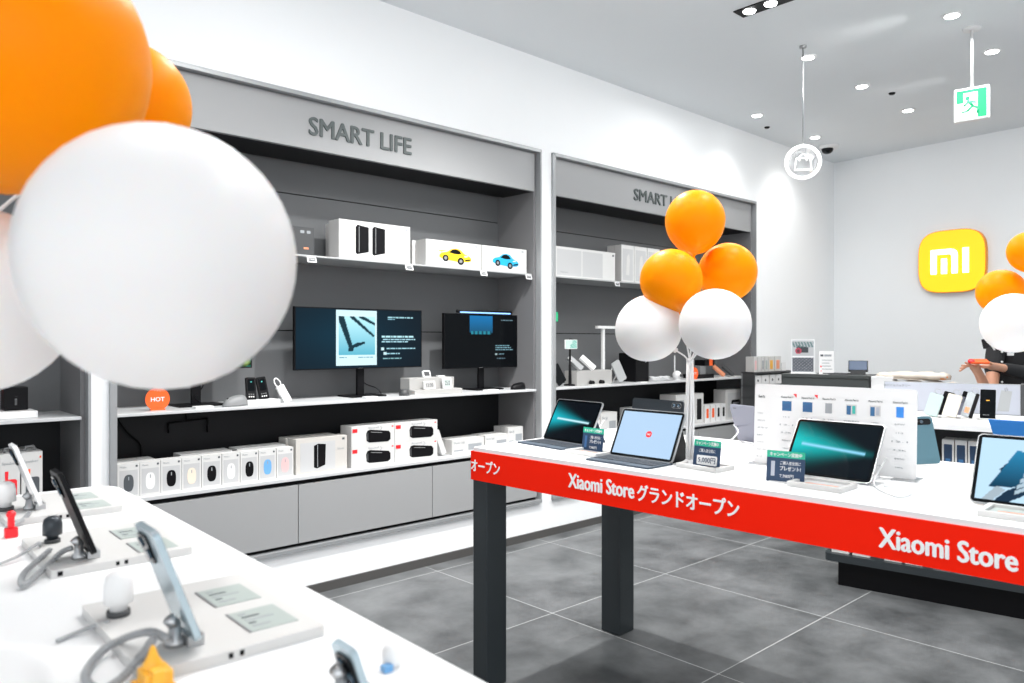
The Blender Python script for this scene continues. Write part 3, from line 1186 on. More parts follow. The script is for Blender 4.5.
def car_deco(col, wing=False):
    def f(m, w_, h):
        x0, x1, z0, z1 = w_ * .22, w_ * .82, h * .20, h * .76
        X = lambda u: x0 + (x1 - x0) * u
        Z = lambda v: z0 + (z1 - z0) * v
        m.prism([(X(u), Z(v)) for u, v in CAR], -.0012, -.0004, col)
        m.prism([(X(u), Z(v)) for u, v in ((.30, .66), (.41, .88), (.50, .92), (.62, .84), (.68, .62), (.50, .58))], -.0016, -.0012, 'black_gloss')
        for cx, cz, r in ((.20, .26, .115), (.66, .12, .125)):
            rx = (x1 - x0) * r * .8
            rz = (z1 - z0) * r * 2.0
            m.prism([(X(cx) + rx * math.cos(k * PI / 7), Z(cz) + rz * math.sin(k * PI / 7)) for k in range(14)], -.0018, -.0012, 'black')
            m.prism([(X(cx) + rx * .5 * math.cos(k * PI / 5), Z(cz) + rz * .5 * math.sin(k * PI / 5)) for k in range(10)], -.0021, -.0018, 'mid_grey')
        m.prism([(X(u), Z(v)) for u, v in ((.78, .14), (.96, .22), (.97, .32), (.80, .26))], -.0016, -.0012, 'black')
        m.prism([(X(u), Z(v)) for u, v in ((.76, .42), (.86, .44), (.88, .50), (.78, .52))], -.0016, -.0012, 'white')
        if wing:
            m.prism([(X(u), Z(v)) for u, v in ((.0, .66), (.22, .78), (.24, .84), (.0, .74))], -.0014, -.0006, col)
            m.box(X(.08), X(.10), -.0014, -.0006, Z(.52), Z(.74), col)
        m.rrect(w_ * .88, w_ * .93, h * .86, h * .93, .001, -.0006, -.0001, 'print_grey')
    return f


carton('model_car_box', 'white box with a yellow sports car picture', 'box', sxx(426, -.07), sxx(481, -.07), -.07, .10, UP, .158, 'boxed model cars on the top shelf', car_deco('car_yellow', True))
carton('model_car_box', 'white box behind the box with the yellow sports car', 'box', sxx(426, -.07) - .02, sxx(481, -.07) - .03, -.18, .10, UP, .158, 'boxed model cars on the top shelf', None)
carton('model_car_box', 'white box with a blue sports car picture', 'box', sxx(482, -.07), sxx(526.5, -.07), -.07, .10, UP, .158, 'boxed model cars on the top shelf', car_deco('car_blue'))


def black_deco(m, w_, h):
    m.rrect(w_ * .55, w_ * .68, h * .78, h * .88, .004, -.0012, -.0004, 'print_grey')
    m.rrect(w_ * .76, w_ * .88, h * .78, h * .88, .004, -.0012, -.0004, 'print_grey')
    m.box(w_ * .66, w_ * .82, -.0008, -.0002, h * .22, h * .29, 'copper')


carton('camera_box', 'dark box with two pale dots at the left of the top shelf', 'box', sxx(283, -.08), sxx(314, -.08), -.08, .12, UP, .148, None, black_deco, 'dark_grey', 'black')


# -- price tags clipped to the shelf edges
def price_tag(px, py, z_edge, n, label, group):
    s, _ = ws(px, py, n)
    m = MB()
    m.M = tilt(0, 0, 0, rx=-18)
    m.rrect(-.026, .026, -.034, -.002, .003, -.004, 0, 'white')
    m.rrect(-.019, .019, -.028, -.008, .001, -.0046, -.004, 'print_dark')
    m.text('9,980', -.015, .015, -.022, -.013, -.0048, 'off_white')
    return tag(m.build('price_tag', loc=wall(s, n, z_edge), rotz=WROT), label, 'price tag', group)


PG = 'electronic price tags on the top shelf edges'
for px, py, lb in ((311, 259, 'electronic price tag below the dark camera box'), (408.5, 266, 'electronic price tag below the right corner of the big two-tower box'), (483, 273, 'electronic price tag between the two car boxes'), (528, 276, 'electronic price tag at the right end of the nearer top shelf')):
    price_tag(px, py, 1.742, -.043, lb, PG)
price_tag(616.5, 283, 1.742, -.043, 'electronic price tag on the farther top shelf, left of the balloons', PG)


# -- monitors
def monitor(label, sa, sb, n, z0, z1, curve, content, standx, tall_rear=False):
    t = thing('computer_monitor', label, 'monitor', wall((sa + sb) / 2, n, DESK), WROT)
    W_ = sb - sa
    z0 -= DESK
    z1 -= DESK
    m, s = MB(), MB()
    nseg = 16

    def Y(u):   # curved panel: ends come forward
        return -curve * (2 * u - 1) ** 2
    vs, fs = [], []
    for i in range(nseg + 1):
        u = i / nseg
        x = -W_ / 2 + W_ * u
        for yy, zz in ((0, z0), (0, z1), (.022, z1), (.022, z0)):
            vs.append((x, Y(u) + yy, zz))
    for i in range(nseg):
        for k in range(4):
            l = (k + 1) % 4
            fs.append((i * 4 + k, i * 4 + l, (i + 1) * 4 + l, (i + 1) * 4 + k))
    fs += [(0, 3, 2, 1), tuple(nseg * 4 + k for k in range(4))]
    m.add(vs, fs, 'black')
    m.box(-.07, .07, .02, .05, z0 + .06, z1 - .08, 'black')
    m.build('housing', t)
    b = .006

    def scr(mb, u0, u1, v0, v1, dy, fn, nx, nz):
        o = len(mb.v)
        mb.pic(u0, u1, z0 + b + (z1 - z0 - 2 * b) * v0, z0 + b + (z1 - z0 - 2 * b) * v1, 0, fn, nx, nz)
        for i in range(o, len(mb.v)):
            x, y, z = mb.v[i]
            xx = -W_ / 2 + b + (W_ - 2 * b) * x
            mb.v[i] = (xx, Y(xx / W_ + .5) - dy, z)
    content(s, scr)
    s.build('screen', t)
    st = MB()
    st.box(standx - .022, standx + .022, .03, .05, .008, z0 + .10, 'black')
    st.rrect(standx - .11, standx + .12, -.06, .11, .01, 0, .008, 'black', 'z')
    st.build('stand', t, bevel=.001)
    MB().text('xiaomi', -.018, .018, z0 + .0015, z0 + .005, -.001, 'mid_grey').build('lettering', t)
    return t


def warp_text(s, W_, rows, curve, zf, m_):
    pass


def content1(s, scr):
    scr(s, 0, 1, 0, 1, .0006, vignette_pic, 40, 10)
    scr(s, .305, .63, .04, .985, .0012, lambda u, v: (.60, .80, .86), 8, 6)
    scr(s, .325, .615, .22, .88, .0018, desk_pic, 48, 48)
    for v, u0, u1, th, c in ((.865, .72, .93, .025, (.3, .55, .62)), (.835, .72, .78, .018, (.2, .4, .5)), (.52, .67, .94, .032, (.45, .75, .82)), (.475, .68, .95, .022, (.35, .6, .7)), (.435, .67, .90, .022, (.35, .6, .7)), (.315, .71, .95, .022, (.3, .55, .65)), (.225, .71, .82, .022, (.3, .55, .65)), (.14, .68, .85, .02, (.2, .4, .45)), (.17, .33, .40, .015, (.1, .3, .4)), (.17, .48, .60, .015, (.1, .3, .4))):
        # lines of writing, word by word
        u = u0
        k = 0
        while u < u1 - .01:
            w_ = .012 + .014 * ((k * 7 + int(v * 100)) % 3)
            scr(s, u, min(u + w_, u1), v, v + th, .0018, lambda a, b, c=c: c, 1, 1)
            u += w_ + .006
            k += 1
    for u, v in ((.685, .235), (.665, .315)):
        scr(s, u, u + .025, v - .02, v + .03, .0018, lambda a, b: (.5, .7, .75), 1, 1)


def content2(s, scr):
    scr(s, 0, 1, 0, 1, .0006, lambda u, v: (.002, .003, .004), 10, 4)
    scr(s, .34, .66, .66, .985, .0012, lambda u, v: mixc((.01, .08, .16), (.01, .16, .40), v), 4, 10)
    scr(s, .36, .64, .63, .69, .0018, lambda u, v: (.02, .22, .30) if math.sin(u * 30) > -.4 else (.01, .05, .08), 24, 2)
    for v, u0, u1, c in ((.90, .78, .95, (.12, .2, .24)), (.40, .70, .90, (.16, .32, .38)), (.36, .70, .92, (.18, .34, .4)), (.32, .70, .95, (.16, .3, .36)), (.235, .75, .82, (.14, .25, .3)), (.15, .72, .85, (.1, .16, .2))):
        u = u0
        k = 0
        while u < u1 - .01:
            w_ = .014 + .012 * ((k * 5 + int(v * 100)) % 3)
            scr(s, u, min(u + w_, u1), v, v + .02, .0018, lambda a, b, c=c: c, 1, 1)
            u += w_ + .008
            k += 1
    scr(s, .695, .725, .225, .26, .0018, lambda a, b: (.3, .4, .42), 1, 1)


def content3(s, scr):
    scr(s, 0, 1, 0, 1, .0006, jungle_pic, 50, 30)


a, za = ws(293, 307, -.2)
b, zb = ws(420, 310, -.2)
monitor('wide black monitor showing a pale blue picture between dark panels, on the nearer desk shelf', a, b, -.2, 1.145, 1.488, .018, content1, .02)
a2, _ = ws(443, 313, -.2)
b2, _ = ws(516, 316, -.2)
t2 = monitor('dark black monitor with a light bar on top, right of the wide monitor', a2, b2, -.2, 1.128, 1.478, .012, content2, .03)
a3, _ = ws(140, 313, -.2)
b3, _ = ws(252, 316, -.2)
monitor('monitor mostly hidden behind the huge white balloon, green picture showing', a3, b3, -.2, 1.165, 1.50, .0, content3, -.12 + .12)
lb = thing('monitor_light_bar', 'glowing blue-white light bar resting on top of the dark monitor', 'lamp', wall((a2 + b2) / 2 + .03, -.19, 1.480), WROT)
MB().tube([(-.24, 0, .012), (.23, 0, .012)], .010, 'black', 12).build('housing', lb)
MB().box(-.22, .21, -.013, -.009, .002, .010, 'lightbar_blue').build('lamp_strip', lb)
MB().box(-.03, .03, .0, .04, -.0, .012, 'black').build('clamp', lb)


def onwall(px, py, z):      # foot of a thing on a shelf -> (s, n)
    X, Y, _ = at(px, py, z)
    dx, dy = X - WO[0], Y - WO[1]
    return dx * WD[0] + dy * WD[1], dx * WN[0] + dy * WN[1]


def sn(px, n):              # point on a shelf at offset n from the wall
    return wall(sxx(px, n), n, DESK)


# orange HOT discs
def hot_disc(label, loc, r):
    t = thing('hot_disc', label, 'sign', loc, WROT + R(-6), 'orange HOT discs on the desk shelves')
    m = MB()
    pts = [(r * math.sin(q), r * .98 - r * math.cos(q)) for q in [R(28 + (304) * k / 30) for k in range(31)]]
    m.prism(pts, -.004, .004, 'orange')
    m.build('disc', t)
    MB().box(-r * .6, r * .6, -.012, .012, 0, .006, 'orange').build('foot', t)
    MB().text('HOT', -r * .55, r * .55, r * .78, r * 1.15, -.0042, 'white', bold=.02).build('lettering', t)


p = sn(157.5, -.09)
hot_disc('orange disc reading HOT at the left of the nearer desk shelf', p, .052)
p = sn(694, -.06)
hot_disc('orange disc partly hidden by the balloon stand pole on the farther desk shelf', p, .050)


def mouse(label, loc, rot, col='mid_grey', sc=1.):
    m = MB()
    L_, W_, H_ = .115 * sc, .062 * sc, .038 * sc
    vs, fs = [], []
    nu, nv = 16, 8
    for j in range(nv + 1):
        v = j / nv
        for i in range(nu):
            q = 2 * PI * i / nu
            r = math.cos(v * PI / 2) ** .5
            x = L_ / 2 * math.cos(q) * r
            y = W_ / 2 * math.sin(q) * r * (1 - .12 * math.cos(q))
            z = H_ * math.sin(v * PI / 2) * (1 - .25 * (x / L_ * 2)) * (1 if v > 0 else 0)
            vs.append((x, y, max(z, 0)))
    for j in range(nv):
        for i in range(nu):
            k = (i + 1) % nu
            fs.append((j * nu + i, j * nu + k, (j + 1) * nu + k, (j + 1) * nu + i))
    fs.append(tuple(range(nu - 1, -1, -1)))
    m.add(vs, fs, col, True)
    m.box(L_ * .2, L_ * .34, -.002, .002, H_ * .7, H_ * .84, 'black')
    return tag(m.build('computer_mouse', loc=loc, rotz=rot), label, 'mouse')


mouse('grey computer mouse on the nearer desk shelf beside the two standing remotes', sn(235, -.08), WROT + R(200), 'mid_grey', 1.25)
mouse('black computer mouse right of the dark monitor on the nearer desk shelf', sn(518, -.08), WROT + R(180), 'black', 1.1)

# two slim black remotes on a white block
p = sn(262, -.12)
t = thing('remote_display', 'two slim black remotes standing on a white block, right of the grey mouse', 'display', p, WROT)
MB().box(-.095, .075, -.05, .05, 0, .022, 'white').build('block', t, bevel=.002)
for k, x in enumerate((-.058, .012)):
    m = MB()
    m.M = tilt(x, .0, .0225, rx=-14, ry=(3, -6)[k])
    m.rrect(-.02, .03, 0, .115, .006, 0, .014, 'black')
    m.rrect(-.012, .022, .045, .105, .004, -.0008, 0, 'black_gloss')
    for j in range(3):
        m.box(-.010 + j * .011, -.004 + j * .011, -.0012, 0, .012, .018, 'white')
        m.box(-.010 + j * .011, -.004 + j * .011, -.0012, 0, .026, .030, 'mid_grey')
    m.box(.002, .008, -.0014, -.0008, .088, .094, 'teal_print')
    m.build('remote', t)

# white gadget with a loop strap
p = sn(285, -.10)
t = thing('power_bank', 'white power bank with a loop strap leaning on the nearer desk shelf', 'power bank', p, WROT)
m = MB()
m.M = tilt(.02, 0, 0.004, rx=-18, ry=-22)
m.rrect(-.02, .022, 0, .095, .006, 0, .016, 'white')
m.build('body', t, bevel=.002)
m = MB()
m.M = tilt(.02, 0, 0.004, rx=-18, ry=-22)
m.tube([(.0 + .019 * math.cos(q) * .8, .008, .112 + .026 * math.sin(q)) for q in [2 * PI * k / 16 for k in range(16)]], .0035, 'white', 6, True)
m.build('strap', t)
m = MB()
m.M = tilt(.0, 0.035, 0.0, rx=10)
m.box(-.02, -.012, 0, .05, 0, .06, 'mid_grey')
m.build('stand', t)


def slab(name, label, cat, loc, rot, w_, d, h, m_, group=None, r=.004):
    m = MB()
    m.rrect(-w_ / 2, w_ / 2, -d / 2, d / 2, r, 0, h, m_, 'z')
    return tag(m.build(name, loc=loc, rotz=rot, bevel=.001), label, cat, group)


slab('remote_pad', 'small white pad on the nearer desk shelf, left of the grey mouse', 'pad', sn(203, -.07), WROT, .085, .05, .009, 'white', 'small white pads on the nearer desk shelf')
slab('remote_pad', 'small white pad beside the foot of the wide monitor', 'pad', sn(370, -.06), WROT, .075, .05, .010, 'white', 'small white pads on the nearer desk shelf')
slab('remote_pad', 'small white pad in front of the dark monitor', 'pad', sn(491, -.06), WROT, .095, .05, .010, 'white', 'small white pads on the nearer desk shelf')
m = MB()
m.lathe([(.028, 0), (.030, .012), (.024, .030), (.012, .036), (.004, .037)], 'dark_grey', seg=20)
tag(m.build('temperature_puck', loc=sn(404, -.10)), 'small dark round gadget left of the white clock riser', 'gadget')
slab('info_card', 'flat white card lying between the dark puck and the clock riser', 'card', sn(416, -.055), WROT, .075, .035, .004, 'white')

# clock riser
s0 = sxx(415, -.05)
s1 = sxx(462.5, -.05)
t = thing('display_riser', 'two-step white riser carrying small clocks, between the two monitors', 'riser', wall(s0, -.05, DESK), WROT)
m = MB()
m.box(0, s1 - s0, 0, .11, 0, .030, 'riser_grey')
m.box(.0, sxx(454, -.105) - s0, .055, .15, .030, .098, 'riser_grey')
m.build('body', t, bevel=.002)


def gadget(name, label, cat, loc, w_, h, lean, frame, scr, text_=None, th=.012):
    t = thing(name, label, cat, loc, WROT)
    m = MB()
    m.M = tilt(0, 0, 0.001, rx=-lean)
    m.rrect(-w_ / 2, w_ / 2, 0, h, .007, 0, th, frame)
    m.build('body', t, bevel=.001)
    m = MB()
    m.M = tilt(0, 0, 0.001, rx=-lean)
    m.rrect(-w_ * .36, w_ * .36, h * .18, h * .84, .003, -.0008, -.0001, scr)
    if text_:
        m.text(text_, -w_ * .3, w_ * .3, h * .30, h * .70, -.001, 'print_dark')
    m.build('screen', t)
    return t


gadget('desk_clock', 'white digital clock reading 13:30 on the lower step of the riser', 'clock', wall(sxx(430.5, -.06), -.065, DESK + .031), .085, .050, 8, 'off_white', 'riser_grey', '13:30')
gadget('temperature_monitor', 'white square thermometer with a grey-green screen on the riser', 'thermometer', wall(sxx(448, -.07), -.07, DESK + .031), .066, .066, 12, 'white', 'card_grey', '25.0')
gadget('temperature_monitor', 'tiny white square thermometer tilted on top of the riser', 'thermometer', wall(sxx(428, -.13), -.135, DESK + .099), .056, .042, 18, 'white', 'dark_grey')
slab('white_puck', 'flat white sensor lying on top of the clock riser', 'sensor', wall(sxx(441.5, -.13), -.14, DESK + .099), WROT, .055, .04, .008, 'white', r=.015)


# cables behind the monitors
def wcable(label, pts, r=.003, m_='black', group='black cables behind the desk shelf monitors'):
    return cable('power_cable', label, [wall(*ws(a, b, n)[0:1], n, ws(a, b, n)[1]) for a, b, n in pts], r, m_, group)


wcable('black cable drooping from the wide monitor to the shelf', [(356, 376, -.24), (366, 384, -.24), (376, 388, -.24), (381, 394, -.2), (376, 398.5, -.12)])
wcable('thin black cable beside the column of the hidden monitor', [(196, 383, -.25), (203, 385, -.25), (199, 392, -.25), (195, 398, -.2), (201, 403, -.12)])
wcable('black cable hanging below the desk shelf beside the mouse boxes', [(115, 415, -.36), (127, 432, -.36), (140, 444, -.365), (141, 457, -.365)], .005)
m = MB()
for a, b in (((185, 408), (186, 419)), ((168, 423), (207, 418)), ((168, 423), (168, 433)), ((207, 418), (207, 432))):
    (sa, za), (sb, zb) = ws(*a, -.37), ws(*b, -.37)
    m.tube([(sa, .365, za), (sb, .365, zb)], .005, 'black', 6)
tag(m.build('cable_clips', loc=wall(0, 0, 0), rotz=WROT), 'black cable run clipped under the desk shelf of the nearer unit', 'cable')


# -- farther unit, top shelf
def plain_deco(m, w_, h):
    m.box(w_ * .03, w_ * .42, -.0005, -.0001, h * .06, h * .92, 'carton_panel')
    m.box(w_ * .44, w_ * .78, -.0005, -.0001, h * .06, h * .92, 'carton_panel')
    m.rrect(w_ * .95, w_ * .98, h * .86, h * .93, .001, -.0006, -.0001, 'print_dark')
    m.text('Xiaomi', w_ * .08, w_ * .2, h * .14, h * .19, -.0007, 'print_grey')


def tall_deco(m, w_, h):
    m.box(w_ * .10, w_ * .90, -.0006, -.0001, h * .06, h * .90, 'carton_panel')
    m.prism([(w_ * .35, h * .2), (w_ * .6, h * .2), (w_ * .66, h * .6), (w_ * .60, h * .78), (w_ * .42, h * .70)], -.0012, -.0006, 'off_white')


carton('lamp_box', 'wide pale grey-printed box at the left of the farther top shelf', 'box', sxx(555, -.07), sxx(615, -.07), -.07, .12, UP, .210, None, plain_deco, 'carton')
TG = 'tall pale boxes on the farther top shelf'
for a, b, lb in ((621.5, 634, 'tall pale box, left of three in a row on the farther top shelf'), (634.4, 647, 'tall pale box, middle of three in a row on the farther top shelf'), (647.4, 659.5, 'tall pale box, right of three in a row beside the orange balloon')):
    carton('tall_box', lb, 'box', sxx(a, -.09), sxx(b, -.09), -.09, .14, UP, .285, TG, tall_deco, 'carton', 'carton_side', split=1)

# -- farther unit, desk shelf
t = thing('selfie_stick', 'black selfie stick standing on the farther desk shelf, holding a phone', 'selfie stick', sn(570, -.12), WROT)
MB().lathe([(.045, 0), (.045, .01), (.012, .014), (.010, .15), (.007, .151), (.006, .30)], 'black', seg=16).build('pole', t)
MB().box(-.012, .012, -.014, .0, .26, .335, 'black').build('clamp', t)
t = thing('display_phone', 'phone with a pale green screen held by the selfie stick', 'phone', wall(sxx(570.5, -.095), -.095, DESK + .262), WROT)
MB().rrect(-.062, .062, 0, .066, .008, -.008, 0, 'white').build('body', t)
MB().pic(-.058, .058, .004, .062, -.0085, lambda u, v: (.62, .80, .74) if u < .42 or (v > .5 and u < .6) else (.18, .50, .42) if (u + v) % .3 > .12 else (.5, .72, .66), 16, 8).build('screen', t)
m = MB()
m.M = tilt(0, 0, .022, rx=-10, ry=-28)
m.rrect(-.045, .045, 0, .14, .008, 0, .009, 'black_gloss')
tag(m.build('display_tablet', loc=sn(563, -.10), rotz=WROT), 'black tablet leaning at the left end of the farther desk shelf', 'tablet')
t = thing('display_phone', 'phone mounted high at the left edge of the farther shelving', 'phone', wall(sxx(555.5, -.10), -.10, 1.435), WROT)
MB().rrect(-.028, .028, 0, .075, .006, 0, .008, 'dark_grey').build('body', t)
MB().box(-.024, .024, -.001, 0, .005, .07, 'exit_green').build('screen', t)
MB().tube([(0, .008, .03), (0, .06, .0), (-.01, .16, -.2), (-.01, .16, -.448)], .004, 'black', 6).build('stand', t)

t = thing('display_riser', 'light grey block riser carrying two leaning power banks, farther shelf', 'riser', wall(sxx(577, -.06), -.06, DESK), WROT)
MB().box(0, sxx(612, -.06) - sxx(577, -.06), 0, .12, 0, .105, 'riser_grey').build('body', t, bevel=.002)
for px, col, lb in ((578.5, 'steel', 'grey power bank leaning back on the light block riser'), (591, 'white', 'white power bank leaning back on the light block riser')):
    m = MB()
    m.M = tilt(0, .0, .016, rx=-40, ry=-30)
    m.rrect(-.03, .03, 0, .13, .005, 0, .018, col)
    tag(m.build('power_bank', loc=wall(sxx(px + 4, -.07), -.07, DESK + .106), rotz=WROT), lb, 'power bank', 'power banks on the block riser')
for px, lb, d in ((592, 'pair of dark round earbuds in front of the light block riser', -.045), (602, 'dark earbuds right of the light block riser', -.05), (608, 'dark earbuds at the foot of the white desk lamp', -.08)):
    m = MB()
    z = 0
    m.ball((-.012, 0, .019), .017, .014, .018, 'black')
    m.ball((.016, .004, .017), .015, .013, .0165, 'black')
    m.tube([(-.012, 0, .03), (.016, .004, .03)], .004, 'black', 6)
    tag(m.build('earbuds', loc=wall(sxx(px, d), d + .0, DESK), rotz=WROT), lb, 'earbuds')
slab('display_pad', 'low white pad under the earbuds on the farther desk shelf', 'pad', wall(sxx(598, -.03), -.022, DESK), WROT, .20, .035, .008, 'off_white')

t = thing('desk_lamp', 'white desk lamp with a flat horizontal head, behind the block riser', 'lamp', wall(sxx(603, -.2), -.2, DESK), WROT)
m = MB()
m.lathe([(.065, 0), (.065, .010), (.02, .013)], 'white', seg=24)
m.build('base', t)
hz = ws(603, 327, -.2)[1] - DESK
MB().box(-.012, .012, -.010, .010, .012, hz, 'white').build('pole', t, bevel=.002)
MB().rrect(-.075, .26, -.02, .02, .012, hz - .012, hz + .008, 'white', 'z').build('lamp_head', t)

# white phone stand
t = thing('wireless_charger', 'pale grey upright charging stand left of the black speaker tower', 'charger', wall(sxx(621, -.07), -.07, DESK), WROT)
m = MB()
m.M = tilt(.03, 0, .019, rx=-14, ry=-20)
m.rrect(-.05, .05, 0, .16, .015, 0, .010, 'grey_light')
m.build('panel', t, bevel=.001)
m = MB()
m.tube([(-.04, .05, .12), (-.06, .09, .004)], .005, 'white', 6)
m.tube([(.03, .03, .12), (.01, .09, .004)], .005, 'white', 6)
m.build('leg', t)
# black tower
t = thing('speaker_tower', 'black box-shaped tower with a small pale mark, on the farther desk shelf', 'computer tower', wall(sxx(643, -.1), -.1, DESK), WROT)
MB().box(-.09, .075, 0, .17, 0, .225, 'black').build('body', t, bevel=.004)
MB().prism([(.03, .15), (.045, .155), (.055, .175), (.05, .19), (.038, .185), (.043, .17)], -.001, 0, 'white').build('mark', t)
MB().box(.072, .0765, -.0005, .0, .004, .22, 'dark_grey').build('edge_strip', t)

# white camera ball on a stem
t = thing('security_camera', 'small white round camera at the foot of the balloon bunch, farther desk shelf', 'camera', wall(sxx(677, -.06), -.06, DESK), WROT)
MB().lathe([(.03, 0), (.03, .006), (.01, .01)], 'white', seg=16).build('base', t)
MB().ball((0, 0, .04), .037, .037, .037, 'white').build('body', t)
MB().lathe([(.012, -.040), (.012, -.030)], 'dark_grey', (0, 0, .04), 12, 'y').build('lens', t)
m = MB()
m.box(-.002, .006, .03, .038, 0, .20, 'white')
tag(m.build('display_rod', loc=wall(sxx(678, -.08), -.08, DESK), rotz=WROT), 'thin white stem standing behind the small round camera', 'stem')
for k, (px, lb) in enumerate(((655, 'loop of white cable beside the black tower'), (664, 'tangle of white cable left of the small round camera'))):
    b = wall(sxx(px, -.08), -.08, DESK)
    pts = []
    for i in range(26):
        q = i * .8
        pts.append((b[0] + .04 * math.cos(q) * (1 + .2 * math.sin(i)), b[1] + .03 * math.sin(q), b[2] + .006 + .028 * abs(math.sin(i * .55 + k)) * (1 if i % 25 else 0)))
    cable('charging_cable', lb, pts, .003, 'cable_white', 'white cables on the farther desk shelf')
slab('display_pad', 'flat white pad in front of the black tower', 'pad', wall(sxx(642, -.03), -.025, DESK), WROT, .08, .035, .006, 'white')
# dark display block with orange band and leaning power banks
t = thing('display_riser', 'black block riser with gadgets at the right of the farther desk shelf', 'riser', wall(sxx(697, -.08), -.08, DESK), WROT)
MB().box(0, .26, 0, .14, 0, .035, 'black').build('body', t, bevel=.002)
MB().box(.08, .16, .02, .12, .0355, .105, 'mid_grey').build('pedestal', t)
m = MB()
m.box(-.05, .10, 0, .10, 0, .05, 'black')
m.box(.02, .07, -.002, 0, -.0, .062, 'orange')
tag(m.build('action_camera', loc=wall(sxx(708, -.09), -.09, DESK + .106), rotz=WROT), 'black camera with an orange front on the black riser', 'camera')
for px, col, lb in ((725, 'copper', 'copper power bank leaning on the farther desk shelf'), (734, 'dark_grey', 'dark grey power bank leaning next to the copper one')):
    m = MB()
    m.M = tilt(0, 0, .017, rx=-38, ry=-34)
    m.rrect(-.028, .028, 0, .13, .005, 0, .016, col)
    tag(m.build('power_bank', loc=wall(sxx(px, -.08), -.08, DESK + .0), rotz=WROT), lb, 'power bank', 'power banks at the right of the farther desk shelf')
for px, lb in ((722, 'white pad at the front of the farther desk shelf, under the copper power bank'), (737, 'white pad at the right end of the farther desk shelf')):
    slab('display_pad', lb, 'pad', wall(sxx(px, -.03), -.03, DESK), WROT, .15, .05, .008, 'off_white')


# -- farther unit, lower ledge
def band_deco(col='black', x0=.3, x1=.7):
    def f(m, w_, h):
        m.rrect(w_ * x0, w_ * x1, h * .25, h * .8, w_ * .1, -.0012, -.0004, col)
    return f


LG = 'cartons on the farther lower ledge'
for a, b, h, n, lb in ((556, 580, .16, -.05, 'white carton behind the corner tablet on the farther ledge'), (588, 600, .12, -.05, 'white carton just right of the corner tablet'), (601, 617, .165, -.05, 'white carton with a grey picture beside the pale blue screen tablet'), (634, 655, .17, -.09, 'white carton half hidden behind the slate tablet back')):
    carton('accessory_box', lb, 'box', sxx(a, n), sxx(b, n), n, .14, LEDGE, h, LG, flat_deco, 'off_white')


def phones_deco(m, w_, h):
    for k in range(3):
        x = w_ * (.06 + .32 * k)
        m.box(x, x + w_ * .28, -.0008, -.0001, h * .03, h * .97, 'carton')
        m.rrect(x + w_ * .05, x + w_ * .22, h * .12, h * .82, .005, -.0012, -.0008, 'black' if k else 'print_grey')


carton('watch_band_box', 'pale box with black bands printed on it, left of the small orange and black boxes', 'box', sxx(676, -.06), sxx(703.5, -.06), -.06, .16, LEDGE, .250, LG, phones_deco, 'off_white')
for i, (a, b, c) in enumerate(((705, 709.8, 'orange'), (710.6, 715.4, 'orange'), (716.2, 720.6, 'black'), (721.4, 725.6, 'black'))):
    carton('earphone_box', ('small white box with an orange print, left one of two', 'small white box with an orange print, right one of two', 'small white box with a black print beside the orange-printed ones', 'small white box with a black print, nearest the big carton')[i], 'box', sxx(a, -.04), sxx(b, -.04), -.04, .10, LEDGE, .145, 'small upright boxes on the farther lower ledge', band_deco(c, .3, .75), 'white')


def big_deco(m, w_, h):
    m.box(w_ * .14, w_ * .94, -.0006, -.0001, h * .06, h * .88, 'carton_panel')
    m.rrect(w_ * .36, w_ * .90, h * .44, h * .64, .02, -.0014, -.0006, 'black')
    m.box(w_ * .45, w_ * .82, -.0018, -.0014, h * .50, h * .56, 'mid_grey')


carton('printer_box', 'big pale box with a black gadget picture at the right end of the farther ledge', 'box', sxx(725.5, -.07), sxx(741.5, -.07), -.07, .12, LEDGE, .26, LG, big_deco, 'off_white', 'carton_side')

# ------------------------------------------------------------------ leftmost shelving products
p = sn(17, -.12)
t = thing('cube_speaker', 'black cube-shaped speaker on a white base at the far left shelf', 'speaker', wall(sxx(17, -.14), -.14, DESK + .030), WROT)
MB().box(-.045, .04, 0, .08, 0, .095, 'black').build('body', t, bevel=.003)
MB().text('xiaomi', -.008, .0, .02, .06, -.001, 'mid_grey').build('lettering', t)
m = MB()
m.box(-.20, .06, -.05, .1, 0, .028, 'white')
tag(m.build('display_plinth', loc=wall(sxx(20, -.1), -.13, DESK), rotz=WROT, bevel=.002), 'long white base under the black cube speaker', 'display base')
m = MB()
m.prism([(-.16, .05), (.0, .10), (.0, .06), (-.16, 0)], 0, .006, 'red')
m.box(-.14, -.13, .0, .006, -.10, .03, 'red')
tag(m.build('red_notice', loc=wall(sxx(13, -.2), -.3, DESK + .1), rotz=WROT), 'red slanted notice behind the black cube speaker', 'sign')


def tall_speaker_deco(col):
    def f(m, w_, h):
        m.rrect(w_ * .2, w_ * .85, h * .06, h * .56, .010, -.0012, -.0004, col)
        m.prism([(w_ * .25, h * .56), (w_ * .40, h * .56), (w_ * .42, h * .70), (w_ * .24, h * .70)], -.0012, -.0004, 'orange' if col != 'red' else 'red')
        m.text('Speaker', w_ * .1, w_ * .8, h * .80, h * .86, -.0004, 'print_grey')
        m.box(w_ * .86, w_ * .94, -.0008, -.0002, h * .88, h * .92, 'orange')
    return f


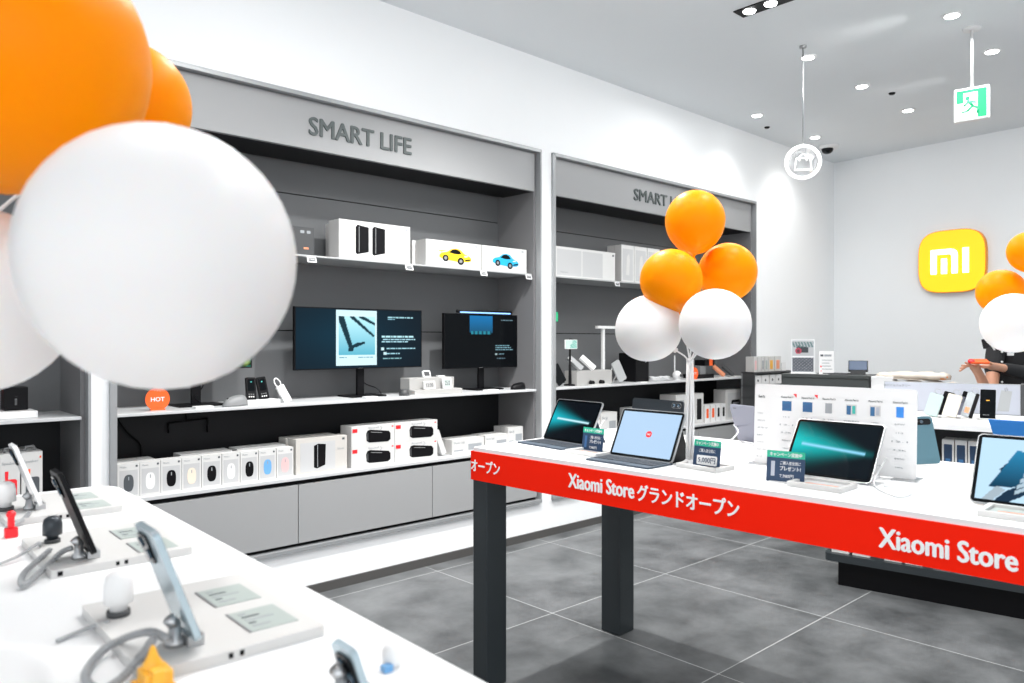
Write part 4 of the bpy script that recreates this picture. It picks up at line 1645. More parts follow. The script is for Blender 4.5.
SG = 'boxed portable speakers on the far left ledge'
for i, (a, b, c, n, lb) in enumerate(((-24, -2, 'red', -.05, 'white box with a red speaker picture, beyond the left picture edge'), (0, 20, 'red', -.05, 'white box with a red speaker picture at the left picture edge'), (21.5, 42.5, 'print_dark', -.06, 'white box with a black speaker picture and orange tab'))):
    sa, sb = sxx(a, n), sxx(b, n)
    o = carton('portable_speaker_box', lb, 'box', sa, sb, n, .09, LEDGE, .235, SG, tall_speaker_deco(c), 'carton', 'carton_side')
    h = MB()
    h.tube([(.02, .045, .235), (.022, .045, .252), (.05, .045, .255), (sb - sa - .022, .045, .252), (sb - sa - .02, .045, .235)], .004, 'mid_grey', 6)
    h.build('carry_handle', o)
    o2 = carton('portable_speaker_box', lb.replace('white box', 'plain white box behind the one'), 'box', sa, sb, n - .11, .09, LEDGE, .235, SG, None)

# ------------------------------------------------------------------ near phone table
t = thing('phone_table', 'white rounded-corner phone table in the near left foreground', 'table', near(0, 0, 0), NROT)
m = MB()
NL, NW = 2.05, 1.15
pts = []
for cx, cy, st, rr in ((.07, -.07, 90, .07), (.03, -NW + .03, 180, .03), (NL - .03, -NW + .03, 270, .03), (NL - .07, -.07, 0, .07)):
    for k in range(9):
        q = R(st + 90 * k / 8)
        pts.append((cx + rr * math.cos(q), cy + rr * math.sin(q)))
m.prism(pts, .862, .90, 'table_white', 'z')
m.build('tabletop', t, bevel=.003)
for x0 in (.10, NL - .2):
    for y0 in (-.2, -NW + .1):
        MB().box(x0, x0 + .1, y0, y0 + .1, 0, .862, 'leg_face').build('leg', t, bevel=.004)


def phone_tray(label, a0, a1):
    t = thing('phone_tray', label, 'tray', near(a0, -.305), NROT, 'thin white phone trays on the near table')
    L_, W_ = a1 - a0, .232
    m = MB()
    m.rrect(0, L_, 0, W_, .004, 0, .014, 'tray_white', 'z')
    m.box(L_ - .0003, L_ + .0006, .10, .106, .004, .011, 'black')
    m.box(L_ - .0003, L_ + .0006, .114, .120, .004, .011, 'black')
    m.box(L_ - .0003, L_ + .0006, .010, .018, .003, .011, 'black')
    m.build('body', t, bevel=.001)
    for k in (0, 1):
        x = .055 + k * .125
        c = MB().box(x, x + .085, .145, .212, .0141, .0150, 'card_grey')
        c.box(x, x + .085, .143, .146, .0141, .0156, 'mid_grey')
        # writing lies flat on the card
        for j in range(5):
            c.box(x + .012 + j * .013, x + .017 + j * .013, .155, .165 + .03 * ((j * 7) % 3) / 2, .0150, .0153, 'print_dark' if j in (1, 3) else 'print_grey')
        c.build('price_card', t)


def phone_tray_fix():
    pass


phone_tray('thin white phone tray with price cards, farthest of the three on the near table', .11, .395)
phone_tray('thin white phone tray with price cards, middle of the three on the near table', .585, .87)
phone_tray('thin white phone tray with price cards, nearest of the three', 1.09, 1.395)


def stand_phone(label, a, b, wd, ht, lean, body, glass, z=.9145):
    """a phone leaning back onto its mount; it faces the aisle (local +y), its back looks at the table (-y)"""
    t = thing('display_phone', label, 'phone', near(a, b, z), NROT, 'display phones standing on the near table')
    M = tilt(0, 0, .012, rx=lean)
    m = MB()
    m.M = M
    m.rrect(-wd, 0, 0, ht, .010, -.008, 0, body)
    m.build('body', t, bevel=.0015)
    m = MB()
    m.M = M
    m.rrect(-wd + .002, -.002, .002, ht - .002, .008, .0001, .0008, glass)
    m.build('screen', t)
    m = MB()
    m.M = M
    m.rrect(-wd + .008, -wd + .044, ht - .05, ht - .010, .008, -.011, -.008, 'black_gloss')
    for k in (0, 1):
        m.lathe([(.007, -.013), (.007, -.011)], 'glass_lens', (-wd + .018 + k * .016, 0, ht - .022 - k * .014), 14, 'y')
    m.build('camera_island', t)
    m = MB()
    m.lathe([(.012, 0), (.012, .006), (.008, .010), (.007, .028)], 'steel', (-wd * .5, -.022, 0), 16)
    m.box(-wd * .75, -wd * .25, -.012, .008, 0.0, .013, 'steel')
    m.tube([(-wd * .5, -.022, .026), (-wd * .5, -.030, .036)], .008, 'steel', 10)
    m.build('mount', t)
    return t


stand_phone('white-backed phone standing at the far left of the near table', .335, -.225, .075, .150, 20, 'white_gloss', 'white_gloss')
stand_phone('black phone seen edge-on, standing on the middle tray of the near table', .855, -.230, .075, .158, 20, 'black', 'black_gloss')
stand_phone('silver-blue phone seen from its back, standing on the nearest tray', 1.372, -.228, .078, .155, 20, 'phone_silver', 'black_gloss')

# red gadget, domes, coiled cables
m = MB()
m.box(-.009, .009, -.012, .012, 0, .02, 'red_toy')
m.box(-.006, .006, -.006, .006, .02, .045, 'red_toy')
m.ball((0, 0, .047), .009, .009, .008, 'red_toy')
tag(m.build('red_stopper', loc=near(.50, -.31), rotz=NROT, bevel=.003), 'small glossy red stopper beside the far phone tray', 'stopper')
for a, b, r, h, mt, lb in ((.27, -.29, .022, .065, 'white', 'white rounded security head behind the red stopper'), (.66, -.265, .017, .05, 'tablet_slate', 'dark blue-grey security head behind the black phone'), (1.17, -.275, .019, .062, 'white', 'white rounded security head left of the silver-blue phone')):
    z = .9145 if -.305 < b < -.07 and (.11 < a < .395 or .585 < a < .87 or 1.09 < a < 1.395) else .9
    m = MB()
    m.lathe([(r * .6, 0), (r * .6, h * .25), (r, h * .3), (r, h * .7), (r * .85, h * .9), (r * .5, h * .99), (.001, h)], mt, seg=24)
    m.lathe([(r * .8, 0), (r * .8, h * .12)], 'dark_grey', seg=24)
    tag(m.build('alarm_sensor', loc=near(a, b, z)), lb, 'security head', 'security heads on the near table')


def coil(label, pts, r=.0035, turns=60, rad=.006, straight=False):
    P_ = [Vector(p) for p in pts]
    out = []
    for i in range(len(P_) - 1):
        a, b, c, d = P_[max(i - 1, 0)], P_[i], P_[i + 1], P_[min(i + 2, len(P_) - 1)]
        for k in range(10):
            t = k / 10
            out.append(.5 * ((2 * b) + (c - a) * t + (2 * a - 5 * b + 4 * c - d) * t * t + (3 * b - a - 3 * c + d) * t ** 3))
    out.append(P_[-1])
    n = turns * 8
    res = []
    for i in range(n + 1):
        u = i / n * (len(out) - 1)
        k = min(int(u), len(out) - 2)
        p = out[k].lerp(out[k + 1], u - k)
        tg = (out[k + 1] - out[k]).normalized()
        s = tg.cross(Vector((0, 0, 1)))
        s = s.normalized() if s.length > .01 else Vector((1, 0, 0))
        v = tg.cross(s)
        q = 2 * PI * i / 8
        res.append(p + s * math.cos(q) * rad + v * math.sin(q) * rad)
    o = MB().tube(res, r, 'cable_grey', 5).build('coiled_cable')
    return tag(o, label, 'cable', 'coiled security cables on the near table')


coil('grey coiled cable looping beside the black phone', px_path([(72, 548, .93), (62, 552, .925), (46, 567, .912), (30, 581, .909), (22, 585, .909), (23, 575, .909), (36, 562, .915), (50, 550, .925)]), .0021, 46, .0034)
coil('grey coiled cable looping beside the silver-blue phone', px_path([(168, 640, .935), (152, 632, .94), (130, 636, .925), (106, 648, .911), (90, 665, .910), (86, 680, .910), (102, 690, .910), (124, 676, .911), (142, 655, .92), (154, 638, .94)]), .0022, 62, .0034)
coil('grey coiled cable beside the far left phone', px_path([(30, 512, .925), (24, 519, .912), (16, 524, .908), (8, 528, .908)]), .0020, 26, .0034)
cable('security_cable', 'straight grey cable running left from the dark rounded sensor', px_path([(40, 551, .902), (40, 543, .925), (34, 546, .922), (18, 556, .91), (-10, 568, .904)]), .0028, 'cable_grey', 'grey security cables on the near table')
cable('security_cable', 'short grey cable lying left of the nearest phone tray', px_path([(108, 622, .915), (100, 624, .91), (78, 632, .905), (57, 641, .904)]), .0032, 'cable_grey', 'grey security cables on the near table')

# yellow toy and items at the bottom edge
t = thing('toy_figure', 'small golden-yellow faceted toy at the bottom edge of the picture', 'toy', at(154, 700, .9), NROT)
m = MB()
m.box(-.018, .018, -.014, .014, 0, .014, 'yellow_toy')
m.box(-.012, .012, -.010, .012, .014, .026, 'yellow_toy')
m.lathe([(.010, .026), (.005, .034), (.0015, .044)], 'yellow_toy', (-.004, 0, 0), 8)
m.box(.006, .018, -.006, .004, .020, .030, 'yellow_toy')
m.box(-.022, -.010, .0, .012, .010, .022, 'yellow_toy')
m.build('body', t, bevel=.002)

t.scale = (1.35, 1.35, 1.35)
t = stand_phone('phone cut off at the bottom edge, right of the yellow toy', 1.60, -.125, .050, .052, 18, 'phone_silver', 'black_gloss', .9)
for a, b, lb, mt in ((1.545, -.062, 'white security head at the bottom edge, with a blue cap beside it', 'white'),):
    m = MB()
    m.lathe([(.008, 0), (.012, .008), (.013, .022), (.009, .03), (.001, .033)], mt, seg=20)
    m.box(.006, .016, -.02, -.008, 0, .012, 'mouse_blue')
    tag(m.build('alarm_sensor', loc=near(a, b, .9), rotz=NROT), lb, 'security head', 'security heads on the near table')
slab('phone_tray', 'thin white tray under the phones at the bottom edge of the picture', 'tray', near(1.70, -.15, .9002), NROT, .30, .20, .004, 'white', 'thin white phone trays on the near table')

# ------------------------------------------------------------------ back gondola behind the big table
t = thing('display_gondola', 'white-topped display unit with dark lower shelves behind the red-fronted table', 'display unit', gon(0, 0, 0), GROT)
GL, GW = 1.75, .80
MB().rrect(-.02, GL, -.02, GW, .03, .872, .90, 'table_white', 'z').build('worktop', t, bevel=.002)
MB().rrect(0, GL - .02, 0, GW - .02, .03, .135, .175, 'leg_face', 'z').build('base_shelf', t, bevel=.003)
MB().box(.06, GL - .08, .05, GW - .08, 0, .135, 'black').build('plinth', t)
MB().box(.03, GL - .03, .03, GW - .05, .61, .63, 'dark_grey').build('middle_shelf', t)
MB().box(.02, .04, .04, GW - .06, .175, .872, 'dark_grey').build('side_panel', t)
MB().box(GL - .06, GL - .04, .04, GW - .06, .175, .872, 'dark_grey').build('side_panel', t)
MB().box(.04, GL - .06, .38, .40, .175, .872, 'dark_grey').build('divider_panel', t)


def gbox(name, label, x, w_, y, d, z, h, group, deco=None, body='carton'):
    m = MB()
    m.box(0, w_, 0, d, 0, h, body)
    if deco:
        deco(m, w_, h)
    return tag(m.build(name, loc=gon(x, y, z), rotz=GROT), label, 'box', group)


def gpx(px, z, y=0.):
    """x along the gondola of a photograph column on the plane y behind its front"""
    r = (px - 512) / FPX
    ox, oy = GO[0] - GN[0] * y, GO[1] - GN[1] * y
    return (r * oy - ox) / (GD[0] - r * GD[1])


def low_deco(m, w_, h):
    m.box(w_ * .08, w_ * .92, -.0008, -.0001, h * .1, h * .9, 'off_white')
    m.box(w_ * .2, w_ * .6, -.0012, -.0008, h * .3, h * .45, 'print_grey')


xs_low = [828, 849, 884, 905, 934, 952, 982]
for i, px in enumerate((830, 851, 883, 904, 932, 954, 980)):
    x = gpx(px, .2)
    gbox('appliance_box', ('white carton on the base shelf of the display unit, first from its left end', 'white carton on the base shelf, second from its left end', 'white carton on the base shelf, third from its left end', 'white carton on the base shelf, fourth from its left end', 'white carton on the base shelf, fifth from its left end', 'white carton on the base shelf, sixth from its left end', 'white carton on the base shelf, farthest to the right')[i], x, (gpx(px + 18, .2) - x) * .96, .03, .28, .176, .16, 'white cartons on the base shelf of the display unit', low_deco, 'off_white')


def phone_box_deco(m, w_, h):
    m.rrect(w_ * .16, w_ * .84, h * .06, h * .88, .004, -.0012, -.0002, 'navy')
    m.box(w_ * .3, w_ * .7, -.0016, -.0012, h * .2, h * .5, 'blue_print')


for i, px in enumerate((942, 955, 968, 981, 994, 1007, 1020)):
    x = gpx(px, .7, .05)
    if i in (3, 4):
        gbox('phone_box', ('low white carton right of the phone boxes on the middle shelf', 'low white carton below the blue notice on the middle shelf')[i - 3], x + .01, .055, .05, .15, .631, .12, 'boxes on the middle shelf of the display unit', None, 'off_white')
        continue
    gbox('phone_box', ('white phone box with a navy front, first from the left on the middle shelf', 'white phone box with a navy front, second from the left on the middle shelf', 'white phone box with a navy front, third from the left on the middle shelf', '', '', 'white phone box with a navy front, hidden behind the blue notice', 'white phone box with a navy front at the right picture edge')[i], x, gpx(px + 12, .7, .05) - x, .05, .12, .631, .185, 'boxes on the middle shelf of the display unit', phone_box_deco)

# power bank board and power banks on the white worktop
bx = at(885, 409, .9)
t = thing('power_bank_board', 'long pale grey board lettered in Japanese behind the row of power banks', 'board', at(884, 409.5, .9), R(-35))
m = MB()
m.rrect(0, .67, 0, .168, .003, 0, .02, 'grey_light')
m.rrect(.004, .666, .004, .164, .003, -.002, 0, 'lilac_print')
m.text('モバイルバッテリー', .0, .14, .138, .152, -.0028, 'sign_grey')
m.prism([(.560, .02), (.615, .02), (.630, .13), (.580, .135)], -.003, -.002, 'grey_light')
m.tube([(.60, -.003, .13), (.595, -.003, .145), (.605, -.003, .15), (.61, -.003, .132)], .001, 'mid_grey', 4)
m.build('panel', t)
MB().box(0, .67, -.0, .12, 0, .002, 'grey_light').build('foot', t)
m = MB()
m.box(.668, .684, -.005, .16, 0, .168, 'dark_grey')
m.build('end_panel', t)
PB = 'power banks in front of the grey lettered board'
banks = [(930, 417, 'mint', .062, .118, 'pale mint power bank with a thin strap'),
         (948.5, 418, 'cream', .064, .118, 'cream power bank with a thin strap, next to the mint one'),
         (966, 418.5, 'silver', .052, .130, 'silver and black power bank beside a lilac strap'),
         (987.5, 418.5, 'black', .068, .150, 'tall black power bank with a tiny orange light')]
mat('mint', (.40, .52, .50), .4)
mat('cream', (.62, .58, .50), .4)
mat('silver', (.50, .54, .56), .25, metal=.6)
for px, py, col, w_, h, lb in banks:
    P = at(px, py, .908)
    t = thing('power_bank', lb, 'power bank', (P[0], P[1], .9005), R(-36), PB)
    MB().rrect(-.045, .05, -.03, .06, .004, 0, .008, 'off_white', 'z').build('base', t)
    ln = 0 if col == 'black' else 14
    m = MB()
    m.M = tilt(0, 0, .009 + .032 * math.sin(R(ln)), rx=-16, ry=ln)
    if col == 'silver':
        m.rrect(-w_ / 2, w_ * .2, 0, h, .006, 0, .018, 'silver')
        m.rrect(w_ * .2, w_ * .5, 0, h, .003, .0, .018, 'black')
        m.box(-w_ * .3, w_ * .1, -.001, 0, .02, .05, 'copper')
    else:
        m.rrect(-w_ / 2, w_ / 2, 0, h, .006, 0, .020, col if col != 'black' else 'black_gloss')
        if col == 'black':
            m.box(-.008, .008, -.001, 0, h * .60, h * .63, 'yellow_toy')
            m.box(-w_ * .3, w_ * .1, -.0006, 0, h * .1, h * .12, 'mid_grey')
    m.build('body', t, bevel=.002)
    if col != 'black':
        m = MB()
        m.M = tilt(0, 0, .009 + .032 * math.sin(R(ln)), rx=-16, ry=ln)
        m.tube([(.0, .01, h), (-.014, .008, h + .012), (-.012, .008, h + .026), (.008, .008, h + .028), (.02, .008, h + .012), (.012, .01, h)], .0018, 'cable_grey', 5)
        m.build('strap', t)
P = at(950, 415, .9)
for px, lb, c2, cc in ((942, 'dark charging cable plug behind the cream power bank', 'black', 0), (961, 'dark plug with a lilac strap, left of the silver power bank', 'tablet_lilac', 1)):
    P = at(px, 415.5, .9)
    m = MB()
    m.M = tilt(0, 0, 0, ry=16)
    m.rrect(-.012, .012, 0, .115, .004, 0, .010, c2)
    m.rrect(-.010, .040, .105, .135, .006, -.001, .012, 'black')
    m.box(-.006, .02, .0, .010, .07, .11, 'black')
    tag(m.build('strap_cable', loc=(P[0], P[1] + .03, .9005), rotz=R(-36)), lb, 'cable', 'strap cables in front of the grey board')

# ------------------------------------------------------------------ cashier counter, poster stands and terminal
CO = at(782, 373.5, 1.06)
t = thing('cashier_counter', 'dark grey cashier counter in front of the back corner', 'counter', (CO[0], CO[1], 0), GROT)
CL = .60
MB().box(0, CL, 0, .3, .06, 1.035, 'counter_grey').build('body', t, bevel=.003)
MB().box(-.003, CL + .003, -.005, .305, 1.035, 1.06, 'counter_grey').build('counter_top', t, bevel=.002)
MB().box(.03, CL - .03, .03, .27, 0, .06, 'black').build('plinth', t)
t = thing('service_desk', 'white service desk behind the grey lettered board, carrying wrapped bags', 'desk', (CO[0] + GD[0] * .606, CO[1] + GD[1] * .606, 0), GROT)
MB().box(0, .66, .0, .32, .0, .93, 'white').build('body', t)
MB().box(0, .67, -.01, .33, .93, .96, 'table_white').build('desktop', t, bevel=.002)


def cpos(px, y, z):         # on the cashier counter, y behind its front
    r = (px - 512) / FPX
    ox, oy = CO[0] - GN[0] * y, CO[1] - GN[1] * y
    x = (r * oy - ox) / (GD[0] - r * GD[1])
    return (ox + GD[0] * x, oy + GD[1] * x, z)


def poster_pic(u, v):
    if v < .02 or v > .98 or u < .03 or u > .97:
        return (.62, .64, .66)
    if v < .46:
        s = math.sin(u * 41) * math.sin(v * 67)
        return (.30, .31, .33) if s > .45 else (.07, .08, .10)
    if abs(v - .48) < .03:
        return (.80, .80, .82)
    # grey photograph with dark machine and a red disc
    c = (.45, .46, .48)
    if .22 < u < .75 and .60 < v < .80 - .1 * (u - .5):
        c = (.03, .04, .05)
    if math.hypot((u - .30) * 1.0, (v - .66) * 1.5) < .14:
        c = (.40, .04, .08) if math.hypot((u - .30), (v - .66) * 1.5) > .07 else (.1, .02, .03)
    if .78 < v < .94 and abs(math.sin(u * 24 + v * 14)) > .5:
        c = (.12, .20, .20)
    return c


p = cpos(791, .06, 1.0601)
Yp = p[1]
t = thing('poster_stand', 'upright printed poster with a dark machine picture on the cashier counter', 'poster', p, R(-20))
wd_ = 20.5 / FPX * Yp / math.cos(R(20)) * 1.02
hp = 34 / FPX * Yp
m = MB()
m.box(0, wd_, 0, .006, .004, hp, 'white')
m.pic(.004, wd_ - .004, .008, hp - .004, -.0008, poster_pic, 40, 60, 'print_picture')
m.build('print', t)
MB().box(-.002, wd_ + .01, -.03, .04, 0, .004, 'white').build('foot', t)
p = cpos(819, .06, 1.0601)
t = thing('notice_card', 'white notice sheet standing right of the dark machine poster', 'notice', p, R(-20))
m = MB()
m.box(0, .10, 0, .004, .0, .17, 'white')
for j, (a, b, c) in enumerate(((.01, .03, 'print_dark'), (.035, .085, 'print_grey'))):
    m.box(a, b, -.0008, 0, .13, .145, c)
for j in range(4):
    m.box(.02, .09 - .01 * (j % 3), -.0008, 0, .035 + j * .022, .040 + j * .022, 'print_grey')
m.box(.008, .018, -.0008, 0, .05, .062, 'red')
m.box(.01, .018, -.0008, 0, .02, .026, 'red')
m.build('print', t)
MB().box(0, .1, -.02, .03, 0, .003, 'white').build('foot', t)
p = cpos(824, .05, 1.0601)
slab('paper_pad', 'thin dark pad lying on the cashier counter', 'pad', cpos(837, .12, 1.0601), GROT, .17, .12, .01, 'dark_grey')
p = cpos(858, .10, 1.0601)
t = thing('payment_terminal', 'dark navy payment terminal tilted on the cashier counter', 'terminal', p, R(-25))
m = MB()
m.M = tilt(0, 0, .03, rx=-50)
m.rrect(-.065, .065, 0, .11, .006, 0, .012, 'black')
m.build('body', t)
m = MB()
m.M = tilt(0, 0, .03, rx=-50)
m.rrect(-.058, .058, .008, .102, .004, -.001, 0, 'navy')
m.build('screen', t)
MB().prism([(0.0, 0), (.10, 0), (.09, .09), (.0, .03)], -.05, .05, 'dark_grey', 'x').build('stand', t)
m = MB()
p = cpos(871, .03, .9605)
m.box(0, .14, 0, .14, 0, .095, 'white')
tag(m.build('white_box', loc=p, rotz=GROT, bevel=.002), 'plain white box right of the cashier counter', 'box')

# wrapped shopping bags on the service desk
for i, (px, y, L_, hh, lb) in enumerate(((892, .14, .40, .066, 'flat wrapped paper bags piled lowest on the service desk'), (886, .16, .38, .058, 'flat wrapped paper bags lying on top of the pile'))):
    m = MB()
    n = 14
    vs, fs = [], []
    rnd = random.Random(3 + i)
    for k in range(n + 1):
        x = L_ * k / n
        for j in range(10):
            q = 2 * PI * j / 10
            rz = hh * .5 * (1 + .25 * math.sin(k * 1.3 + j)) * (.6 if k in (0, n) else 1)
            ry = .11 * (1 + .06 * rnd.random())
            vs.append((x + .02 * rnd.random(), ry * math.cos(q), max(0, hh * .5 + rz * math.sin(q))))
    for k in range(n):
        for j in range(10):
            l = (j + 1) % 10
            fs.append((k * 10 + j, k * 10 + l, (k + 1) * 10 + l, (k + 1) * 10 + j))
    fs += [tuple(range(9, -1, -1)), tuple(n * 10 + j for j in range(10))]
    m.add(vs, fs, 'bag_paper', True)
    m.ball((-.01, -.03, hh * .5), .045, .08, hh * .42, 'copper' if i == 0 else 'bag_paper', 12, 8)
    m.ball((L_ * .95, -.06, hh * .5), .035, .05, hh * .36, 'bag_orange', 12, 8)
    m.prism([(.03, hh * .2), (L_ * .7, hh * .05), (L_ * .7, hh * .12), (.03, hh * .34)], -.118, -.108, 'hair' if i == 0 else 'bag_paper')
    p = cpos(px, y, 0)
    tag(m.build('shopping_bag', loc=(p[0], p[1], .9605 + i * .070), rotz=GROT), lb, 'bag', 'wrapped bags on the service desk')

# ------------------------------------------------------------------ wall rack of small boxes beside the farther shelving
RN = .13
ra, rb = sxx(754.5, RN), sxx(794, RN)
t = thing('wall_rack', 'dark rack of small boxes on the wall left of the cashier counter', 'rack', wall(ra, RN, 0), WROT)
RW = rb - ra
rz_ = [ws(770, y, RN)[1] for y in (371.5, 384.5, 396)]
for z in rz_:
    MB().box(0, RW, 0, RN - .002, z - .012, z, 'dark_grey').build('shelf', t)
MB().box(0, RW, RN - .014, RN - .002, .0, rz_[0] - .012, 'mid_grey').build('back_panel', t)
MB().box(0, .012, .0, RN - .014, .0, rz_[0], 'dark_grey').build('side_panel', t)
MB().box(RW - .012, RW, .0, RN - .014, .0, rz_[0], 'dark_grey').build('side_panel', t)
k = 0
for i, (a, b, c) in enumerate(((754, 757.5, 'mouse_pink'), (758, 761, 'off_white'), (761.5, 764.5, 'print_grey'), (765, 768, 'card_grey'), (768.5, 774.2, 'yellow_toy'), (774.8, 781, 'copper'))):
    sa, sb = sxx(a, RN - .02), sxx(b, RN - .02)
    m = MB().box(0, sb - sa - .002, 0, .08, 0, .135, 'off_white')
    m.box((sb - sa) * .25, (sb - sa) * .75, -.001, 0, .02, .10, c)
    tag(m.build('strap_box', loc=wall(sa, RN - .02, rz_[0] + .0003), rotz=WROT), ('slim box with a pink front on the dark wall rack', 'plain white slim box beside the pink-fronted one', 'slim box with a grey front on the dark wall rack', 'slim box with a grey-green front on the dark wall rack', 'slim box with a golden front on the dark wall rack', 'slim box with a copper front on the dark wall rack')[i], 'box', 'slim boxes on the top rack shelf')
m = MB().box(0, .075, 0, .08, 0, .075, 'white')
tag(m.build('white_box', loc=wall(sxx(782, RN - .02), RN - .02, rz_[0] + .0003), rotz=WROT), 'plain white box right of the slim boxes on the wall rack', 'box')
for i, (a, b) in enumerate(((754.5, 761.5), (762, 769), (770, 775), (775.6, 781.5))):
    sa, sb = sxx(a, RN - .02), sxx(b, RN - .02)
    m = MB().box(0, sb - sa - .003, 0, .08, 0, .085, 'white')
    m.prism([((sb - sa) * .5 + .012 * math.cos(q * PI / 5), .04 + .012 * math.sin(q * PI / 5)) for q in range(10)], -.001, 0, 'print_dark')
    tag(m.build('earphone_box', loc=wall(sa, RN - .02, rz_[1] + .0003), rotz=WROT), 'small white box with a dark dot on the second rack shelf, ' + ('first from the left', 'second from the left', 'third from the left', 'fourth from the left')[i], 'box', 'small white boxes on the second rack shelf')
m = MB().box(0, .09, 0, .08, 0, .075, 'white')
tag(m.build('earphone_box', loc=wall(sxx(755, RN - .02), RN - .02, rz_[2] + .0003), rotz=WROT), 'white box on the lowest visible rack shelf', 'box')

# ------------------------------------------------------------------ yellow logo sign on the back wall
t = thing('logo_sign', 'glowing yellow rounded-square sign with white mi letters on the back wall', 'sign', bwall(1.168, .055, 2.047), BROT)


def squircle(a, b, n=48, e=3.6):
    out = []
    for k in range(n):
        q = 2 * PI * k / n
        c, s = math.cos(q), math.sin(q)
        out.append((a * math.copysign(abs(c) ** (2 / e), c), b * math.copysign(abs(s) ** (2 / e), s)))
    return out


m = MB()
m.prism(squircle(.292, .292), 0, .05, 'sign_side')
m.build('case', t)
m = MB()
m.prism(squircle(.286, .286), -.004, .0, 'sign_yellow')
m.build('face', t)
m = MB()
# the mi mark: an m drawn as a frame open at the bottom with an inner bar, and an i bar
def U(x0, x1, z0, z1):
    m.box(x0, x1, -.010, -.004, z0, z1, 'sign_letter')
r0 = .04
m.prism([(-.175, -.115), (-.175, .115), (-.0, .115), (.03, .108), (.052, .09), (.06, .06), (.06, -.115), (.008, -.115), (.008, .045), (0, .062), (-.018, .067), (-.123, .067), (-.123, -.115)], -.010, -.004, 'sign_letter')
U(-.083, -.032, -.115, .028)
U(.102, .154, -.115, .115)
m.build('lettering', t)

# ------------------------------------------------------------------ ceiling fittings
downs = [(952, 15), (992, 51), (862, 86), (908, 110), (808, 57), (757, 115), (815, 137), (1090, 40), (1060, 95)]
dl = ['first', 'second']
labels = ['round ceiling downlight, highest at the right of the picture', 'round ceiling downlight right of the exit sign rod', 'round ceiling downlight in the middle, left of the smoke sensor', 'round ceiling downlight right of the smoke sensor, above the back wall', 'round ceiling downlight just right of the neon sign rod', 'round ceiling downlight nearest the left wall', 'round ceiling downlight beside the black dome camera', 'round ceiling downlight beyond the right picture edge', 'round ceiling downlight beyond the right picture edge near the back wall']
for i, (px, py) in enumerate(downs):
    P = at(px, py, CEIL)
    t = thing('downlight', labels[i], 'ceiling light', P, 0, 'round downlights in the ceiling')
    MB().lathe([(.050, -.006), (.054, -.003), (.054, 0)], 'white', seg=28).build('trim_ring', t)
    MB().lathe([(.038, -.009), (.038, -.006)], 'lamp_glow', seg=24).build('lamp', t)
    spot('downlight_beam', (P[0], P[1], CEIL - .03), 16, R(125), 1.0, .05)
for a, b in ((-2.2, 1.9), (-.9, 1.9), (.4, 1.9), (1.7, 1.9), (3.0, 1.7)):  # unseen spots without fittings, added to brighten the left wall
    P = wall(a, b, CEIL - .02)
    spot('wall_fill', P, 15 if a < 0 else 22, R(120), 1.0, .10, wall(a, .0, 1.7))
for a in (.6, 1.9, 3.2):  # likewise added to lift the back wall, no fitting there
    spot('wall_fill', bwall(a, 1.7, CEIL - .02), 16, R(120), 1.0, .10, bwall(a, 0, 1.5))
# twin spotlight recess at the top edge
P = at(764, 5, CEIL)
t = thing('twin_spotlight', 'black rectangular ceiling recess with two round lamps at the top edge', 'ceiling light', P, WROT + PI / 2)
m = MB()
m.box(-.16, .16, -.055, .055, -.006, .0, 'black')
m.build('housing', t)
for k in (-.04, .09):
    MB().lathe([(.032, -.012), (.036, -.0062)], 'lamp_glow', (k, 0, 0), 20).build('lamp', t)
spot('twin_spotlight_beam', (P[0], P[1], CEIL - .05), 26, R(100), 1, .05)
for i, (px, py) in enumerate(((892, 93), (767, 127))):
    P = at(px, py, CEIL)
    m = MB().lathe([(.018, -.012), (.024, -.004), (.024, 0)], 'black', seg=18)
    tag(m.build('ceiling_sensor', loc=P), ('tiny black ceiling sensor in the middle of the downlights', 'tiny black ceiling sensor above the left wall')[i], 'sensor', 'tiny black sensors in the ceiling')
P = at(829, 146, CEIL)
t = thing('dome_camera', 'black dome camera with a white ring in the far ceiling corner', 'camera', P)
MB().lathe([(.085, -.03), (.09, -.01), (.09, 0)], 'white', seg=28).build('ring', t)
MB().ball((-.02, -.01, -.035), .055, .055, .045, 'black_gloss').build('dome', t)

# neon shopping bag sign
P = at(803, 46, CEIL)
t = thing('neon_sign', 'round white neon sign with a shopping bag, hanging on a thin rod', 'sign', P, R(-16))
zc = EYE + (341.5 - 162) / FPX * P[1] - CEIL
rr = 16 / FPX * P[1]
MB().lathe([(.022, -.012), (.022, 0)], 'steel', seg=20).build('ceiling_cap', t)
MB().tube([(0, 0, -.01), (0, 0, zc + rr)], .004, 'steel', 8).build('rod', t)
m = MB()
m.tube([(rr * math.cos(q), 0, zc + rr * math.sin(q)) for q in [2 * PI * k / 40 for k in range(40)]], .010, 'neon_white', 8, True)
m.build('neon_ring', t)
mat('acrylic_clear', (.85, .88, .9), .1, trans=.9, alpha=.2)
m = MB()
m.lathe([(rr * .92, -.004), (rr * .92, .004)], 'acrylic_clear', (0, 0, zc), 32, 'y')
m.build('backing_disc', t)
m = MB()
k = rr * .5
bag = [(-k, -.009, zc - k), (k, -.009, zc - k), (k * .8, -.009, zc + k * .45), (-k * .8, -.009, zc + k * .45)]
m.tube(bag, .005, 'neon_white', 8, True)
m.tube([(-k * .42, -.009, zc + k * .1), (-k * .40, -.009, zc + k * .7), (0, -.009, zc + k * 1.0), (k * .40, -.009, zc + k * .7), (k * .42, -.009, zc + k * .1)], .0035, 'neon_white', 8)
m.build('neon_bag', t)

